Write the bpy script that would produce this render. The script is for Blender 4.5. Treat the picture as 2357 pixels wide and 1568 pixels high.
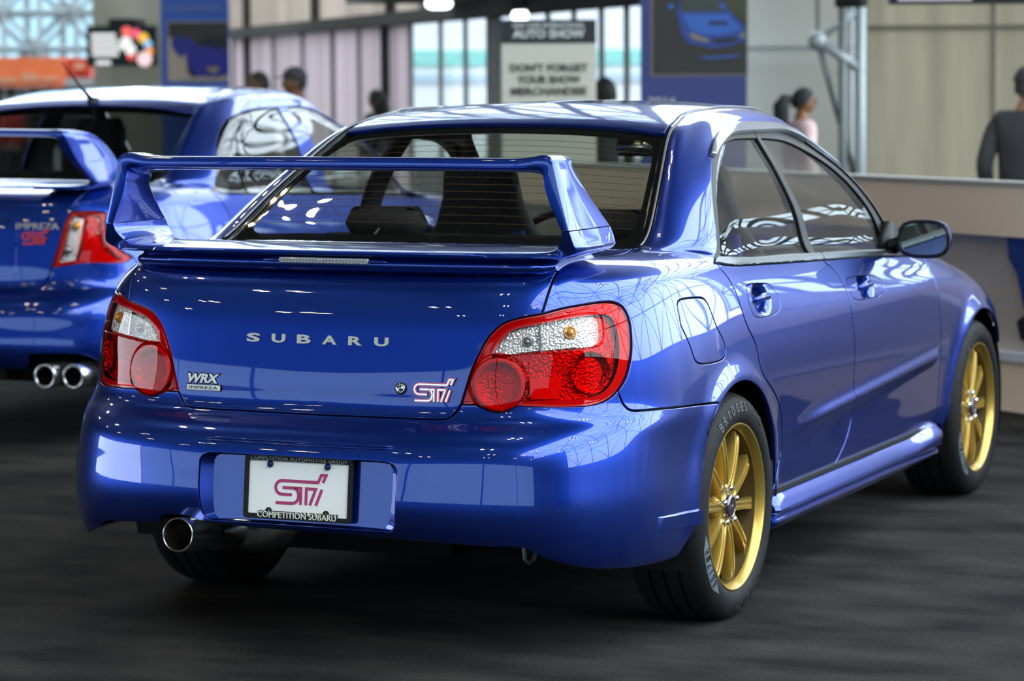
import bpy, math, random
import numpy as np
from mathutils import Matrix, Vector, geometry
random.seed(7)
PI = math.pi
C = bpy.context.scene.collection
SC = bpy.context.scene
for o in list(bpy.data.objects):
    bpy.data.objects.remove(o)

# ------------------------------------------------------------------ camera
FW, FH, FPX = 2357.0, 1568.0, 6500.57
CAM = np.array([3.4358, -7.2316, 1.4752])
_yaw, _pit, _rol = [math.radians(a) for a in (24.2178, -5.2586, -0.3423)]
CD = np.array([-math.sin(_yaw)*math.cos(_pit), math.cos(_yaw)*math.cos(_pit), math.sin(_pit)])
_r = np.cross(CD, [0, 0, 1]); _r /= np.linalg.norm(_r); _u = np.cross(_r, CD)
CR = _r*math.cos(_rol)+_u*math.sin(_rol); CU = -_r*math.sin(_rol)+_u*math.cos(_rol)
cam = bpy.data.cameras.new('camera'); camo = bpy.data.objects.new('camera', cam); C.objects.link(camo)
camo.matrix_world = Matrix([[CR[i], CU[i], -CD[i], CAM[i]] for i in range(3)]+[[0, 0, 0, 1]])
cam.sensor_width = 36.0; cam.lens = FPX/FW*36.0; cam.clip_end = 400; cam.clip_start = .1
cam.dof.use_dof = True; cam.dof.focus_distance = 7.15; cam.dof.aperture_fstop = 4.0
SC.camera = camo
def at(px, py, d):
    """point of the place seen at picture position px, py, d metres in front of the camera"""
    return CAM+CD*d+CR*((px-FW/2)/FPX*d)-CU*((py-FH/2)/FPX*d)

# ------------------------------------------------------------------ daylight, exposure
W = bpy.data.worlds.new('overcast_sky'); SC.world = W; W.use_nodes = True
_bg = W.node_tree.nodes['Background']; _bg.inputs[0].default_value = (.78, .91, 1.0, 1); _bg.inputs[1].default_value = 6.5
SC.view_settings.view_transform = 'Standard'; SC.view_settings.look = 'None'
SC.view_settings.exposure = 0.28; SC.view_settings.gamma = 1.0; SC.view_settings.use_curve_mapping = False
cy = SC.cycles
cy.use_denoising = True; cy.max_bounces = 8; cy.transparent_max_bounces = 16; cy.glossy_bounces = 5; cy.diffuse_bounces = 3
cy.transmission_bounces = 6; cy.caustics_reflective = False; cy.caustics_refractive = False
cy.sample_clamp_indirect = 6.0; cy.sample_clamp_direct = 0.0; cy.blur_glossy = .3
def portal(name, loc, rot, sx, sy):
    l = bpy.data.lights.new(name, 'AREA'); l.shape = 'RECTANGLE'; l.size = sx; l.size_y = sy; l.cycles.is_portal = True
    o = bpy.data.objects.new(name, l); C.objects.link(o); o.location = loc; o.rotation_euler = rot
    return o
portal('daylight_portal', (16.1, 12, 9.4), (0, PI/2, 0), 13, 46)
portal('daylight_portal', (5, 40, 8.8), (-PI/2, 0, 0), 24, 10)
portal('daylight_portal', (-9, -30.3, 3.55), (PI/2, 0, 0), 52, 5.1)
portal('daylight_portal', (10.5, -7.5, 10.3), (0, 0, 0), 11.4, 45)
portal('daylight_portal', (-3, 27.5, 13.9), (0, 0, 0), 38, 25)

# ------------------------------------------------------------------ helpers
def tag(o, label=None, cat=None, group=None, kind=None):
    for k, v in (('label', label), ('category', cat), ('group', group), ('kind', kind)):
        if v: o[k] = v
    return o
def empty(name, loc=(0, 0, 0), rz=0.0, **kw):
    o = bpy.data.objects.new(name, None); C.objects.link(o); o.location = loc; o.rotation_euler = (0, 0, rz)
    o.empty_display_size = .2
    return tag(o, **kw)
def obj(name, V, F, mat, parent=None, smooth=False, normals=None, **kw):
    me = bpy.data.meshes.new(name)
    me.from_pydata([tuple(map(float, v)) for v in V], [], [tuple(map(int, f)) for f in F])
    mats = mat if isinstance(mat, (list, tuple)) else [mat]
    for m in mats: me.materials.append(m)
    if smooth or normals is not None:
        me.polygons.foreach_set('use_smooth', [True]*len(me.polygons))
    me.update()
    if normals is not None:
        me.normals_split_custom_set_from_vertices([tuple(map(float, n)) for n in normals])
    o = bpy.data.objects.new(name, me); C.objects.link(o)
    if parent is not None: o.parent = parent
    return tag(o, **kw)
class MB:
    """collects shapes for ONE mesh"""
    def __init__(s): s.V = []; s.F = []
    def add(s, V, F, M=None):
        n = len(s.V)
        V = np.asarray(V, float).reshape(-1, 3)
        if M is not None:
            M = np.array(M); V = V@M[:3, :3].T+M[:3, 3]
        s.V += V.tolist(); s.F += [tuple(i+n for i in f) for f in F]; return s
    def box(s, c, d, M=None, bev=0.0):
        x, y, z = [a/2 for a in d]
        if bev <= 0:
            V = [(a*x, b*y, e*z) for a in (-1, 1) for b in (-1, 1) for e in (-1, 1)]
            F = [(0, 1, 3, 2), (4, 6, 7, 5), (0, 4, 5, 1), (2, 3, 7, 6), (0, 2, 6, 4), (1, 5, 7, 3)]
        else:
            r = min(bev, x, y, z); V = []; F = []
            pts = []
            for k in range(4):
                cx, cyy = ((1, 1), (-1, 1), (-1, -1), (1, -1))[k]
                for j in range(4):
                    a = k*PI/2+j*PI/6; pts.append((cx*(x-r)+r*math.cos(a), cyy*(y-r)+r*math.sin(a), cx, cyy))
            rings = []
            for (ins, zz) in ((r, -z), (r*.3, -z+r*.3), (0, -z+r), (0, z-r), (r*.3, z-r*.3), (r, z)):
                rings.append([(p[0]-p[2]*ins*.999*(1 if x > r else .9), p[1]-p[3]*ins*.999, zz) for p in pts])
            n = len(pts)
            for R_ in rings: V += R_
            for i in range(len(rings)-1):
                for j in range(n): F.append((i*n+j, i*n+(j+1) % n, (i+1)*n+(j+1) % n, (i+1)*n+j))
            F.append(tuple(range(n))[::-1]); F.append(tuple((len(rings)-1)*n+j for j in range(n)))
        V = np.array(V)+np.array(c)
        return s.add(V, F, M)
    def tube(s, pts, r, n=10, cap=True, M=None):
        pts = [np.array(p, float) for p in pts]; V = []; F = []
        rr = r if isinstance(r, (list, tuple)) else [r]*len(pts)
        up = None
        for i, p in enumerate(pts):
            t = pts[min(i+1, len(pts)-1)]-pts[max(i-1, 0)]; t = t/(np.linalg.norm(t)+1e-12)
            if up is None:
                a = np.array([0, 0, 1.]) if abs(t[2]) < .9 else np.array([1., 0, 0]); up = np.cross(np.cross(t, a), t)
            up = up-t*(up@t); up /= np.linalg.norm(up)+1e-12; sd = np.cross(t, up)
            for k in range(n):
                an = 2*PI*k/n; V.append(p+rr[i]*(math.cos(an)*up+math.sin(an)*sd))
        for i in range(len(pts)-1):
            for k in range(n): F.append((i*n+k, i*n+(k+1) % n, (i+1)*n+(k+1) % n, (i+1)*n+k))
        if cap:
            F.append(tuple(range(n))[::-1]); F.append(tuple((len(pts)-1)*n+k for k in range(n)))
        return s.add(V, F, M)
    def lathe(s, prof, n=64, axis=0, M=None, closed=False, a0=0, a1=2*PI):
        """prof: (along axis, radius)"""
        V = []; F = []; full = abs(a1-a0-2*PI) < 1e-6; m = n if full else n+1
        for k in range(m):
            an = a0+(a1-a0)*k/n
            for (h, r) in prof:
                q = (r*math.cos(an), r*math.sin(an))
                V.append((h, q[0], q[1]) if axis == 0 else ((q[0], h, q[1]) if axis == 1 else (q[0], q[1], h)))
        p = len(prof)
        for k in range(n):
            k2 = (k+1) % m
            for j in range(p-1+(1 if closed else 0)):
                j2 = (j+1) % p
                f = (k*p+j, k*p+j2, k2*p+j2, k2*p+j)
                F.append(f if axis != 1 else f[::-1])
        return s.add(V, F, M)
    def prism(s, poly, h, M=None, h0=0.0):
        n = len(poly); V = [(x, y, h0) for x, y in poly]+[(x, y, h0+h) for x, y in poly]
        F = [tuple(range(n))[::-1], tuple(range(n, 2*n))]+[(i, (i+1) % n, n+(i+1) % n, n+i) for i in range(n)]
        return s.add(V, F, M)
    def blob(s, c, r, n=12, M=None):
        V = []; F = []; r = r if isinstance(r, (list, tuple)) else (r, r, r)
        V.append((c[0], c[1], c[2]-r[2]))
        for i in range(1, n):
            t = PI*i/n
            for k in range(2*n):
                a = PI*k/n; V.append((c[0]+r[0]*math.sin(t)*math.cos(a), c[1]+r[1]*math.sin(t)*math.sin(a), c[2]-r[2]*math.cos(t)))
        V.append((c[0], c[1], c[2]+r[2])); m = 2*n
        for k in range(m): F.append((0, 1+(k+1) % m, 1+k)); F.append((len(V)-1, 1+(n-2)*m+k, 1+(n-2)*m+(k+1) % m))
        for i in range(n-2):
            for k in range(m): F.append((1+i*m+k, 1+i*m+(k+1) % m, 1+(i+1)*m+(k+1) % m, 1+(i+1)*m+k))
        return s.add(V, F, M)
    def build(s, name, mat, parent=None, smooth=False, **kw):
        return obj(name, s.V, s.F, mat, parent, smooth, **kw)
def autosmooth(o, deg=40):
    """smooth shading with sharp edges kept, done on the mesh"""
    me = o.data; me.polygons.foreach_set('use_smooth', [True]*len(me.polygons))
    try: me.set_sharp_from_angle(angle=math.radians(deg))
    except Exception: pass
    return o
def frame(o, ex, ey, ez=None):
    ex = np.array(ex, float); ex /= np.linalg.norm(ex)
    ey = np.array(ey, float); ey -= ex*(ex@ey); ey /= np.linalg.norm(ey)
    ez = np.cross(ex, ey)
    M = np.eye(4); M[:3, 0] = ex; M[:3, 1] = ey; M[:3, 2] = ez; M[:3, 3] = o
    return M

# ------------------------------------------------------------------ materials
def mat(name, col, rough=.5, metal=0.0, coat=0.0, spec=.5, emit=None, estr=0.0, crough=.03):
    m = bpy.data.materials.new(name); m.use_nodes = True; b = m.node_tree.nodes['Principled BSDF']
    b.inputs['Base Color'].default_value = (*col, 1); b.inputs['Roughness'].default_value = rough
    b.inputs['Metallic'].default_value = metal; b.inputs['Coat Weight'].default_value = coat
    b.inputs['Coat Roughness'].default_value = crough; b.inputs['Specular IOR Level'].default_value = spec
    if emit: b.inputs['Emission Color'].default_value = (*emit, 1); b.inputs['Emission Strength'].default_value = estr
    return m
def nd(m, t, **kw):
    n = m.node_tree.nodes.new(t)
    for k, v in kw.items():
        if isinstance(k, str) and k.startswith('i_'): n.inputs[k[2:].replace('_', ' ')].default_value = v
        else: setattr(n, k, v)
    return n
def lk(m, a, b): m.node_tree.links.new(a, b)
def noisy(m, c1, c2, scale=5, detail=4, stretch=(1, 1, 1), bump=0.0, bscale=None, lo=.35, hi=.65, coords='Object'):
    b = m.node_tree.nodes['Principled BSDF']
    tc = nd(m, 'ShaderNodeTexCoord'); mp = nd(m, 'ShaderNodeMapping'); mp.inputs['Scale'].default_value = stretch
    nz = nd(m, 'ShaderNodeTexNoise'); nz.inputs['Scale'].default_value = scale; nz.inputs['Detail'].default_value = detail
    rp = nd(m, 'ShaderNodeValToRGB'); rp.color_ramp.elements[0].position = lo; rp.color_ramp.elements[1].position = hi
    rp.color_ramp.elements[0].color = (*c1, 1); rp.color_ramp.elements[1].color = (*c2, 1)
    lk(m, tc.outputs[coords], mp.inputs[0]); lk(m, mp.outputs[0], nz.inputs['Vector']); lk(m, nz.outputs[0], rp.inputs[0]); lk(m, rp.outputs[0], b.inputs['Base Color'])
    if bump:
        n2 = nd(m, 'ShaderNodeTexNoise'); n2.inputs['Scale'].default_value = bscale or scale*8; lk(m, tc.outputs[coords], n2.inputs['Vector'])
        bp = nd(m, 'ShaderNodeBump'); bp.inputs['Strength'].default_value = bump; bp.inputs['Distance'].default_value = .01
        lk(m, n2.outputs[0], bp.inputs['Height']); lk(m, bp.outputs[0], b.inputs['Normal'])
    return m
def glassy(name, tint, fres=1.5, rough=0.0, bump=None):
    """thin pane: tinted see-through with a mirror film, for flat glass and lamp lenses"""
    m = bpy.data.materials.new(name); m.use_nodes = True; nt = m.node_tree; nt.nodes.remove(nt.nodes['Principled BSDF'])
    out = nt.nodes['Material Output']; tr = nd(m, 'ShaderNodeBsdfTransparent'); tr.inputs[0].default_value = (*tint, 1)
    gl = nd(m, 'ShaderNodeBsdfGlossy'); gl.inputs['Roughness'].default_value = rough; gl.inputs[0].default_value = (1, 1, 1, 1)
    fr = nd(m, 'ShaderNodeFresnel'); mx = nd(m, 'ShaderNodeMixShader')
    ge = nd(m, 'ShaderNodeNewGeometry'); ma = nd(m, 'ShaderNodeMath', operation='MULTIPLY_ADD'); ma.inputs[1].default_value = 1/fres-fres; ma.inputs[2].default_value = fres
    lk(m, ge.outputs['Backfacing'], ma.inputs[0]); lk(m, ma.outputs[0], fr.inputs['IOR'])
    lk(m, fr.outputs[0], mx.inputs[0]); lk(m, tr.outputs[0], mx.inputs[1]); lk(m, gl.outputs[0], mx.inputs[2]); lk(m, mx.outputs[0], out.inputs[0])
    return m
def paint(name, base=(.0045, .036, .31), metal=.85):
    m = mat(name, base, rough=.30, metal=metal, coat=1.0, spec=.5, crough=.015)
    b = m.node_tree.nodes['Principled BSDF']; b.inputs['Coat IOR'].default_value = 1.53
    tc = nd(m, 'ShaderNodeTexCoord'); nz = nd(m, 'ShaderNodeTexNoise'); nz.inputs['Scale'].default_value = 900
    bp = nd(m, 'ShaderNodeBump'); bp.inputs['Strength'].default_value = .12; bp.inputs['Distance'].default_value = .001
    lk(m, tc.outputs['Object'], nz.inputs['Vector']); lk(m, nz.outputs[0], bp.inputs['Height']); lk(m, bp.outputs[0], b.inputs['Normal'])
    return m
M = {}
M['paint'] = paint('blue_paint')
M['black'] = mat('black_plastic', (.008, .008, .009), .5, spec=.25)
M['blackgloss'] = mat('gloss_black', (.006, .006, .007), .08, coat=.6)
M['rubber'] = mat('rubber_seal', (.010, .010, .010), .45)
M['void'] = mat('dark_underside', (.006, .006, .007), .85, spec=.2)
M['chrome'] = mat('chrome', (.75, .75, .76), .08, 1.0)
M['steel'] = mat('polished_steel', (.72, .72, .73), .22, 1.0)
M['darksteel'] = noisy(mat('dull_steel', (.08, .075, .07), .5, .8), (.03, .028, .026), (.12, .11, .10), 14)
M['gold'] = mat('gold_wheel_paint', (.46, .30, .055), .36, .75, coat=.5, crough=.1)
M['barrel'] = mat('shaded_wheel_barrel', (.10, .065, .02), .5, .6)  # darker copy of the wheel gold, shade inside the rim put into colour
M['tyre'] = mat('tyre_rubber', (.010, .010, .011), .65, spec=.18)
M['letter'] = mat('tyre_lettering', (.017, .0175, .0185), .42)
M['greyband'] = mat('tyre_grey_band', (.10, .12, .135), .5)
M['disc'] = mat('brake_disc', (.35, .35, .36), .3, 1.0)
M['caliper'] = mat('brake_caliper', (.55, .10, .02), .35, coat=.5)
M['glass'] = glassy('window_glass', (.80, .84, .80), 1.58)
M['darkglass'] = glassy('rear_glass', (.76, .78, .72), 1.5)
M['frit'] = mat('black_glass_border', (.008, .008, .008), .06, coat=.5)
M['trim'] = mat('cabin_trim', (.020, .020, .021), .7)
M['liner'] = mat('headliner', (.16, .16, .155), .8)
M['seat'] = noisy(mat('seat_cloth', (.02, .02, .022), .8), (.012, .012, .014), (.028, .028, .03), 60)
M['seatblue'] = mat('seat_blue_cloth', (.01, .03, .20), .8)
M['mould'] = mat('grey_moulding', (.16, .17, .18), .3, .8)
M['visor'] = mat('smoked_visor', (.30, .33, .37), .08, .35, coat=1.0)
M['white'] = mat('white_plate', (.90, .91, .89), .4)
M['pink'] = mat('cherry_pink', (.42, .035, .14), .4)
M['pinkgloss'] = mat('cherry_enamel', (.50, .03, .12), .15, coat=1)
M['bolt'] = mat('blue_bolt', (.01, .02, .12), .3, .5)
M['platewhite'] = mat('raised_white_letters', (.80, .78, .70), .5)
M['grooved'] = mat('clear_lamp_plastic', (.32, .33, .35), .15, .3, coat=1)
M['lensred'] = glassy('red_lens', (.93, .045, .030), 1.34)
M['lensclear'] = glassy('clear_lens', (.95, .95, .95), 1.4)
M['redrim'] = mat('red_lamp_body', (.50, .010, .008), .3, coat=.5)
M['amber'] = mat('amber_bulb', (.75, .30, .02), .2, coat=1)
M['bulb'] = mat('grey_bulb', (.30, .30, .30), .15, .6)
def reflector(name, scale, col=(.85, .85, .85), st=.9, rough=.12, metal=1.0):
    m = mat(name, col, rough, metal); b = m.node_tree.nodes['Principled BSDF']
    tc = nd(m, 'ShaderNodeTexCoord'); v = nd(m, 'ShaderNodeTexVoronoi'); v.inputs['Scale'].default_value = scale
    bp = nd(m, 'ShaderNodeBump'); bp.inputs['Strength'].default_value = st; bp.inputs['Distance'].default_value = .004
    lk(m, tc.outputs['Object'], v.inputs['Vector']); lk(m, v.outputs[0], bp.inputs['Height']); lk(m, bp.outputs[0], b.inputs['Normal'])
    return m
M['facet'] = reflector('faceted_reflector', 170, (.80, .79, .76), .7, .2, .6)
M['facetbig'] = reflector('coarse_reflector', 140, (.58, .10, .08), .8, .2, .5)
M['reflex'] = reflector('reflex_grid', 420, (.75, .10, .08), .5, .25, .3)
M['facetdark'] = reflector('bowl_reflector', 120, (.50, .16, .10), .9, .12, .9)

# ---- master surface of the saloon car: control net, columns run from the tail centre round the right side to the nose
def _net():
    n = {}
    # lower rows 0..12   (x,y,z)
    A=[(0,-.87,.315),(0,-.90,.322),(0,-.935,.42),(0,-.948,.50),(0,-.940,.553),(0,-.903,.592),(0,-.845,.622),(0,-.835,.70),(0,-.820,.80),(0,-.803,.90),(0,-.772,.965),(0,-.72,.992),(0,-.45,1.015)]
    B=[(.3,-.865,.313),(.3,-.895,.318),(.3,-.932,.42),(.3,-.944,.50),(.3,-.936,.553),(.3,-.897,.592),(.3,-.84,.622),(.3,-.831,.70),(.3,-.817,.80),(.3,-.80,.90),(.3,-.768,.965),(.3,-.716,.992),(.3,-.45,1.015)]
    Cc=[(.49,-.84,.295),(.5,-.87,.30),(.5,-.907,.42),(.5,-.92,.50),(.5,-.914,.555),(.5,-.876,.593),(.5,-.825,.625),(.5,-.813,.70),(.5,-.80,.80),(.495,-.785,.90),(.495,-.755,.965),(.495,-.705,.992),(.5,-.44,1.015)]
    D=[(.60,-.805,.275),(.61,-.835,.282),(.63,-.872,.42),(.635,-.884,.50),(.63,-.878,.557),(.625,-.84,.595),(.62,-.795,.628),(.62,-.777,.70),(.615,-.767,.80),(.605,-.753,.90),(.612,-.72,.965),(.612,-.688,.992),(.61,-.43,1.013)]
    Ee=[(.68,-.73,.245),(.70,-.755,.252),(.752,-.785,.42),(.758,-.79,.50),(.752,-.784,.558),(.742,-.752,.598),(.735,-.715,.632),(.735,-.70,.70),(.722,-.703,.80),(.692,-.69,.90),(.668,-.655,.965),(.645,-.61,.995),(.635,-.37,1.015)]
    Ff=[(.745,-.60,.23),(.765,-.62,.238),(.825,-.645,.42),(.832,-.65,.50),(.826,-.645,.56),(.816,-.63,.60),(.806,-.61,.637),(.80,-.60,.70),(.787,-.59,.80),(.76,-.575,.90),(.732,-.54,.965),(.695,-.48,.998),(.662,-.29,1.018)]
    G=[(.78,-.44,.22),(.80,-.45,.228),(.842,-.46,.42),(.848,-.46,.50),(.85,-.46,.56),(.847,-.46,.60),(.842,-.46,.637),(.836,-.45,.70),(.822,-.44,.80),(.80,-.42,.90),(.777,-.38,.965),(.737,-.31,1.0),(.70,-.19,1.015)]
    Hh=[(.79,-.20,.22),(.81,-.20,.228),(.845,-.2,.42),(.853,-.2,.50),(.858,-.2,.56),(.858,-.2,.60),(.857,-.2,.637),(.852,-.2,.70),(.838,-.2,.80),(.814,-.2,.90),(.795,-.18,.960),(.768,-.13,.992),(.742,-.06,1.005)]
    def side(y,k=0.,belt=.94,yt=None):
        yt=y if yt is None else yt
        xs=[.79,.81,.838,.847,.852,.855,.856,.854,.842,.817,.803,.795,.790]
        zs=[.235,.245,.40,.49,.56,.60,.64,.70,.80,belt-.055,belt-.02,belt-.003,belt+.012]
        return [(x+k,y+(yt-y)*i/12.,z) for i,(x,z) in enumerate(zip(xs,zs))]
    I=side(0,.0,.968,.07);J=side(.3,0,.957);K=side(.7,0,.942);L=side(1.05,0,.93);M=side(1.5,0,.914);N=side(1.9,-.002,.895)
    O=[(.79,2.2,.235),(.80,2.2,.245),(.832,2.2,.40),(.84,2.2,.49),(.846,2.2,.56),(.85,2.2,.60),(.85,2.2,.64),(.847,2.2,.70),(.830,2.2,.78),(.805,2.2,.83),(.78,2.18,.865),(.73,2.14,.89),(.69,2.08,.90)]
    P=[(.78,2.54,.235),(.80,2.54,.245),(.83,2.54,.40),(.838,2.54,.48),(.845,2.54,.55),(.85,2.54,.60),(.85,2.54,.64),(.843,2.54,.68),(.82,2.54,.74),(.79,2.54,.785),(.745,2.52,.825),(.66,2.45,.85),(.50,2.25,.88)]
    Q=[(.76,2.85,.22),(.78,2.88,.23),(.81,2.9,.40),(.825,2.9,.47),(.83,2.9,.52),(.833,2.9,.56),(.832,2.9,.60),(.822,2.9,.64),(.79,2.9,.69),(.75,2.88,.73),(.69,2.84,.765),(.60,2.7,.80),(.38,2.35,.875)]
    R=[(.68,3.10,.20),(.70,3.14,.21),(.73,3.18,.36),(.74,3.17,.42),(.74,3.15,.47),(.74,3.14,.50),(.73,3.13,.54),(.72,3.12,.58),(.69,3.10,.63),(.65,3.05,.67),(.58,2.99,.71),(.46,2.80,.77),(.25,2.38,.88)]
    S=[(.42,3.26,.19),(.44,3.30,.20),(.45,3.33,.34),(.45,3.32,.42),(.45,3.31,.47),(.45,3.30,.50),(.44,3.28,.54),(.43,3.26,.58),(.42,3.23,.62),(.39,3.18,.65),(.34,3.08,.69),(.25,2.85,.77),(.12,2.39,.885)]
    T=[(0,3.30,.19),(0,3.34,.20),(0,3.37,.34),(0,3.36,.42),(0,3.35,.47),(0,3.34,.50),(0,3.32,.54),(0,3.30,.58),(0,3.27,.62),(0,3.21,.65),(0,3.10,.69),(0,2.87,.775),(0,2.39,.89)]
    low=[A,B,Cc,D,Ee,Ff,G,Hh,I,J,K,L,M,N,O,P,Q,R,S,T]
    # upper rows 13..19
    up=[
    [(0,-.235,1.03),(0,-.04,1.150),(0,.17,1.262),(0,.365,1.352),(0,.44,1.372),(0,.66,1.401),(0,.66,1.402)],
    [(.3,-.225,1.03),(.285,-.03,1.147),(.265,.175,1.258),(.25,.36,1.347),(.245,.43,1.368),(.18,.68,1.400),(0,.71,1.404)],
    [(.5,-.20,1.027),(.475,-.01,1.14),(.44,.18,1.245),(.41,.352,1.337),(.405,.42,1.358),(.28,.70,1.397),(0,.74,1.406)],
    [(.637,-.176,1.022),(.605,.01,1.137),(.56,.185,1.240),(.52,.345,1.327),(.515,.39,1.343),(.36,.72,1.393),(0,.77,1.408)],
    [(.675,-.160,1.030),(.635,.02,1.143),(.588,.195,1.247),(.546,.355,1.330),(.528,.44,1.352),(.39,.75,1.393),(0,.79,1.409)],
    [(.705,-.120,1.035),(.667,.05,1.140),(.617,.225,1.241),(.568,.40,1.326),(.542,.50,1.358),(.40,.78,1.394),(0,.81,1.410)],
    [(.736,-.065,1.030),(.700,.09,1.128),(.650,.26,1.228),(.592,.455,1.322),(.553,.56,1.366),(.41,.81,1.396),(0,.83,1.411)],
    [(.768,.00,1.010),(.735,.13,1.100),(.683,.27,1.205),(.612,.52,1.315),(.560,.62,1.371),(.415,.83,1.397),(0,.85,1.412)],
    [(.783,.10,.985),(.750,.20,1.075),(.690,.34,1.200),(.614,.60,1.315),(.562,.68,1.374),(.415,.86,1.398),(0,.87,1.413)],
    [(.785,.30,.968),(.748,.36,1.075),(.684,.46,1.205),(.612,.67,1.314),(.563,.75,1.376),(.415,.89,1.399),(0,.90,1.414)],
    [(.785,.70,.955),(.745,.71,1.075),(.680,.74,1.210),(.608,.80,1.310),(.563,.86,1.376),(.415,.95,1.400),(0,.97,1.414)],
    [(.785,1.05,.943),(.745,1.04,1.07),(.678,1.02,1.21),(.605,.98,1.307),(.562,1.0,1.373),(.41,1.03,1.400),(0,1.03,1.413)],
    [(.783,1.5,.927),(.742,1.45,1.06),(.672,1.36,1.195),(.602,1.20,1.300),(.558,1.17,1.363),(.40,1.13,1.396),(0,1.10,1.411)],
    [(.770,1.87,.912),(.728,1.78,1.02),(.665,1.60,1.165),(.598,1.36,1.281),(.550,1.27,1.345),(.38,1.22,1.387),(0,1.15,1.408)],
    [(.66,2.02,.92),(.63,1.84,1.04),(.59,1.62,1.18),(.54,1.38,1.292),(.50,1.28,1.340),(.34,1.24,1.382),(0,1.18,1.406)],
    [(.42,2.10,.925),(.41,1.88,1.05),(.40,1.64,1.19),(.38,1.38,1.305),(.36,1.28,1.345),(.25,1.25,1.381),(0,1.20,1.405)],
    [(.30,2.13,.93),(.30,1.90,1.055),(.29,1.65,1.195),(.28,1.38,1.31),(.27,1.28,1.348),(.19,1.255,1.381),(0,1.21,1.404)],
    [(.20,2.15,.935),(.20,1.91,1.06),(.19,1.655,1.2),(.18,1.38,1.313),(.17,1.28,1.35),(.12,1.26,1.381),(0,1.22,1.403)],
    [(.10,2.16,.94),(.10,1.92,1.063),(.09,1.66,1.203),(.09,1.38,1.315),(.09,1.28,1.352),(.06,1.265,1.381),(0,1.23,1.402)],
    [(0,2.165,.94),(0,1.925,1.065),(0,1.665,1.205),(0,1.38,1.316),(0,1.28,1.353),(0,1.27,1.381),(0,1.24,1.401)]]
    net=np.array([np.array(l+u,float) for l,u in zip(low,up)])
    for c in range(13):
        zc=lambda y: 1.413-.055*(y-.98)**2
        net[c,18,2]=zc(net[c,18,1])-.09*net[c,18,0]**2; net[c,19,2]=zc(net[c,19,1])
    for c in range(8):
        r3=net[c,3,:2].copy(); k=[1,1,1,1,1,.9,.6,.3][c]; n=r3/np.linalg.norm(r3); kz=[1,1,1,1,1,1,.8,.5][c]
        net[c,2]=[*(r3+n*.005*k),.428-.043*kz]; net[c,3]=[*(r3-n*.004*k),.50-.02*kz]; net[c,4,:2]-=n*.008*k
        net[c,1,:2]+=n*[.015,.015,.018,.02,.03,.035,.030,.015][c]; net[c,0,:2]+=n*[.015,.015,.018,.02,.03,.035,.030,.015][c]; net[c,1,2]-=[0,0,0,.0,.008,.010,.008,0][c]; net[c,0,2]-=[0,0,0,.0,.008,.010,.008,0][c]
    return net   # 20 x 20 x 3
SUB=16
def _dense(P,mir0=False,mir1=False):
    # P: n x m x 3 interpolate along axis 0
    n=len(P)
    a=P[1]*[-1,1,1] if mir0 else 2*P[0]-P[1]
    b=P[-2]*[-1,1,1] if mir1 else 2*P[-1]-P[-2]
    Q=np.concatenate([a[None],P,b[None]])
    d=Q[1:]-Q[:-1];h=np.sqrt((d**2).sum(-1,keepdims=True))+1e-4
    s=d/h
    m=(s[:-1]*h[1:]+s[1:]*h[:-1])/(h[:-1]+h[1:])
    out=[]
    for i in range(n-1):
        hh=h[i+1]
        for k in range(SUB):
            t=k/SUB
            out.append((2*t**3-3*t*t+1)*P[i]+(t**3-2*t*t+t)*hh*m[i]+(-2*t**3+3*t*t)*P[i+1]+(t**3-t*t)*hh*m[i+1])
    out.append(P[-1]);return np.array(out)
class Surf:
    def __init__(s,net,disp=None,smooth=40):
        g=_dense(net.transpose(1,0,2)).transpose(1,0,2)
        g=_dense(g,True,True)
        for _ in range(smooth):
            a=np.concatenate([(g[1:2]*[-1,1,1]),g,(g[-2:-1]*[-1,1,1])])
            g2=(a[:-2]+2*a[1:-1]+a[2:])/4
            b=np.concatenate([2*g2[:,:1]-g2[:,1:2],g2,2*g2[:,-1:]-g2[:,-2:-1]],1)
            g=(b[:,:-2]+2*b[:,1:-1]+b[:,2:])/4
        g[0,:,0]=0;g[-1,:,0]=0;g[:,-1,0]=0
        if disp is not None:g=disp(g)
        s.g=g;s.nu=(len(g)-1)/SUB;s.nv=(g.shape[1]-1)/SUB
        du=np.gradient(g,axis=0);dv=np.gradient(g,axis=1)
        dv[:,-1]=dv[:,-3];du[:,-1]=du[:,-3]
        nn=np.cross(du,dv);nn/=np.linalg.norm(nn,axis=-1,keepdims=True)+1e-12
        nn[0,:,0]=0;nn[-1,:,0]=0
        s.n=nn
    def _e(s,G,uv):
        uv=np.atleast_2d(uv)
        a=np.clip(uv[:,0]*SUB,0,G.shape[0]-1.0001);b=np.clip(uv[:,1]*SUB,0,G.shape[1]-1.0001)
        i=a.astype(int);j=b.astype(int);f=(a-i)[:,None];h=(b-j)[:,None]
        return (G[i,j]*(1-f)+G[i+1,j]*f)*(1-h)+(G[i,j+1]*(1-f)+G[i+1,j+1]*f)*h
    def P(s,uv):return s._e(s.g,uv)
    def N(s,uv):
        n=s._e(s.n,uv);return n/(np.linalg.norm(n,axis=1,keepdims=True)+1e-12)
def sst(a,b,x):
    t=np.clip((x-a)/(b-a),0,1);return t*t*(3-2*t)
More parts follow.
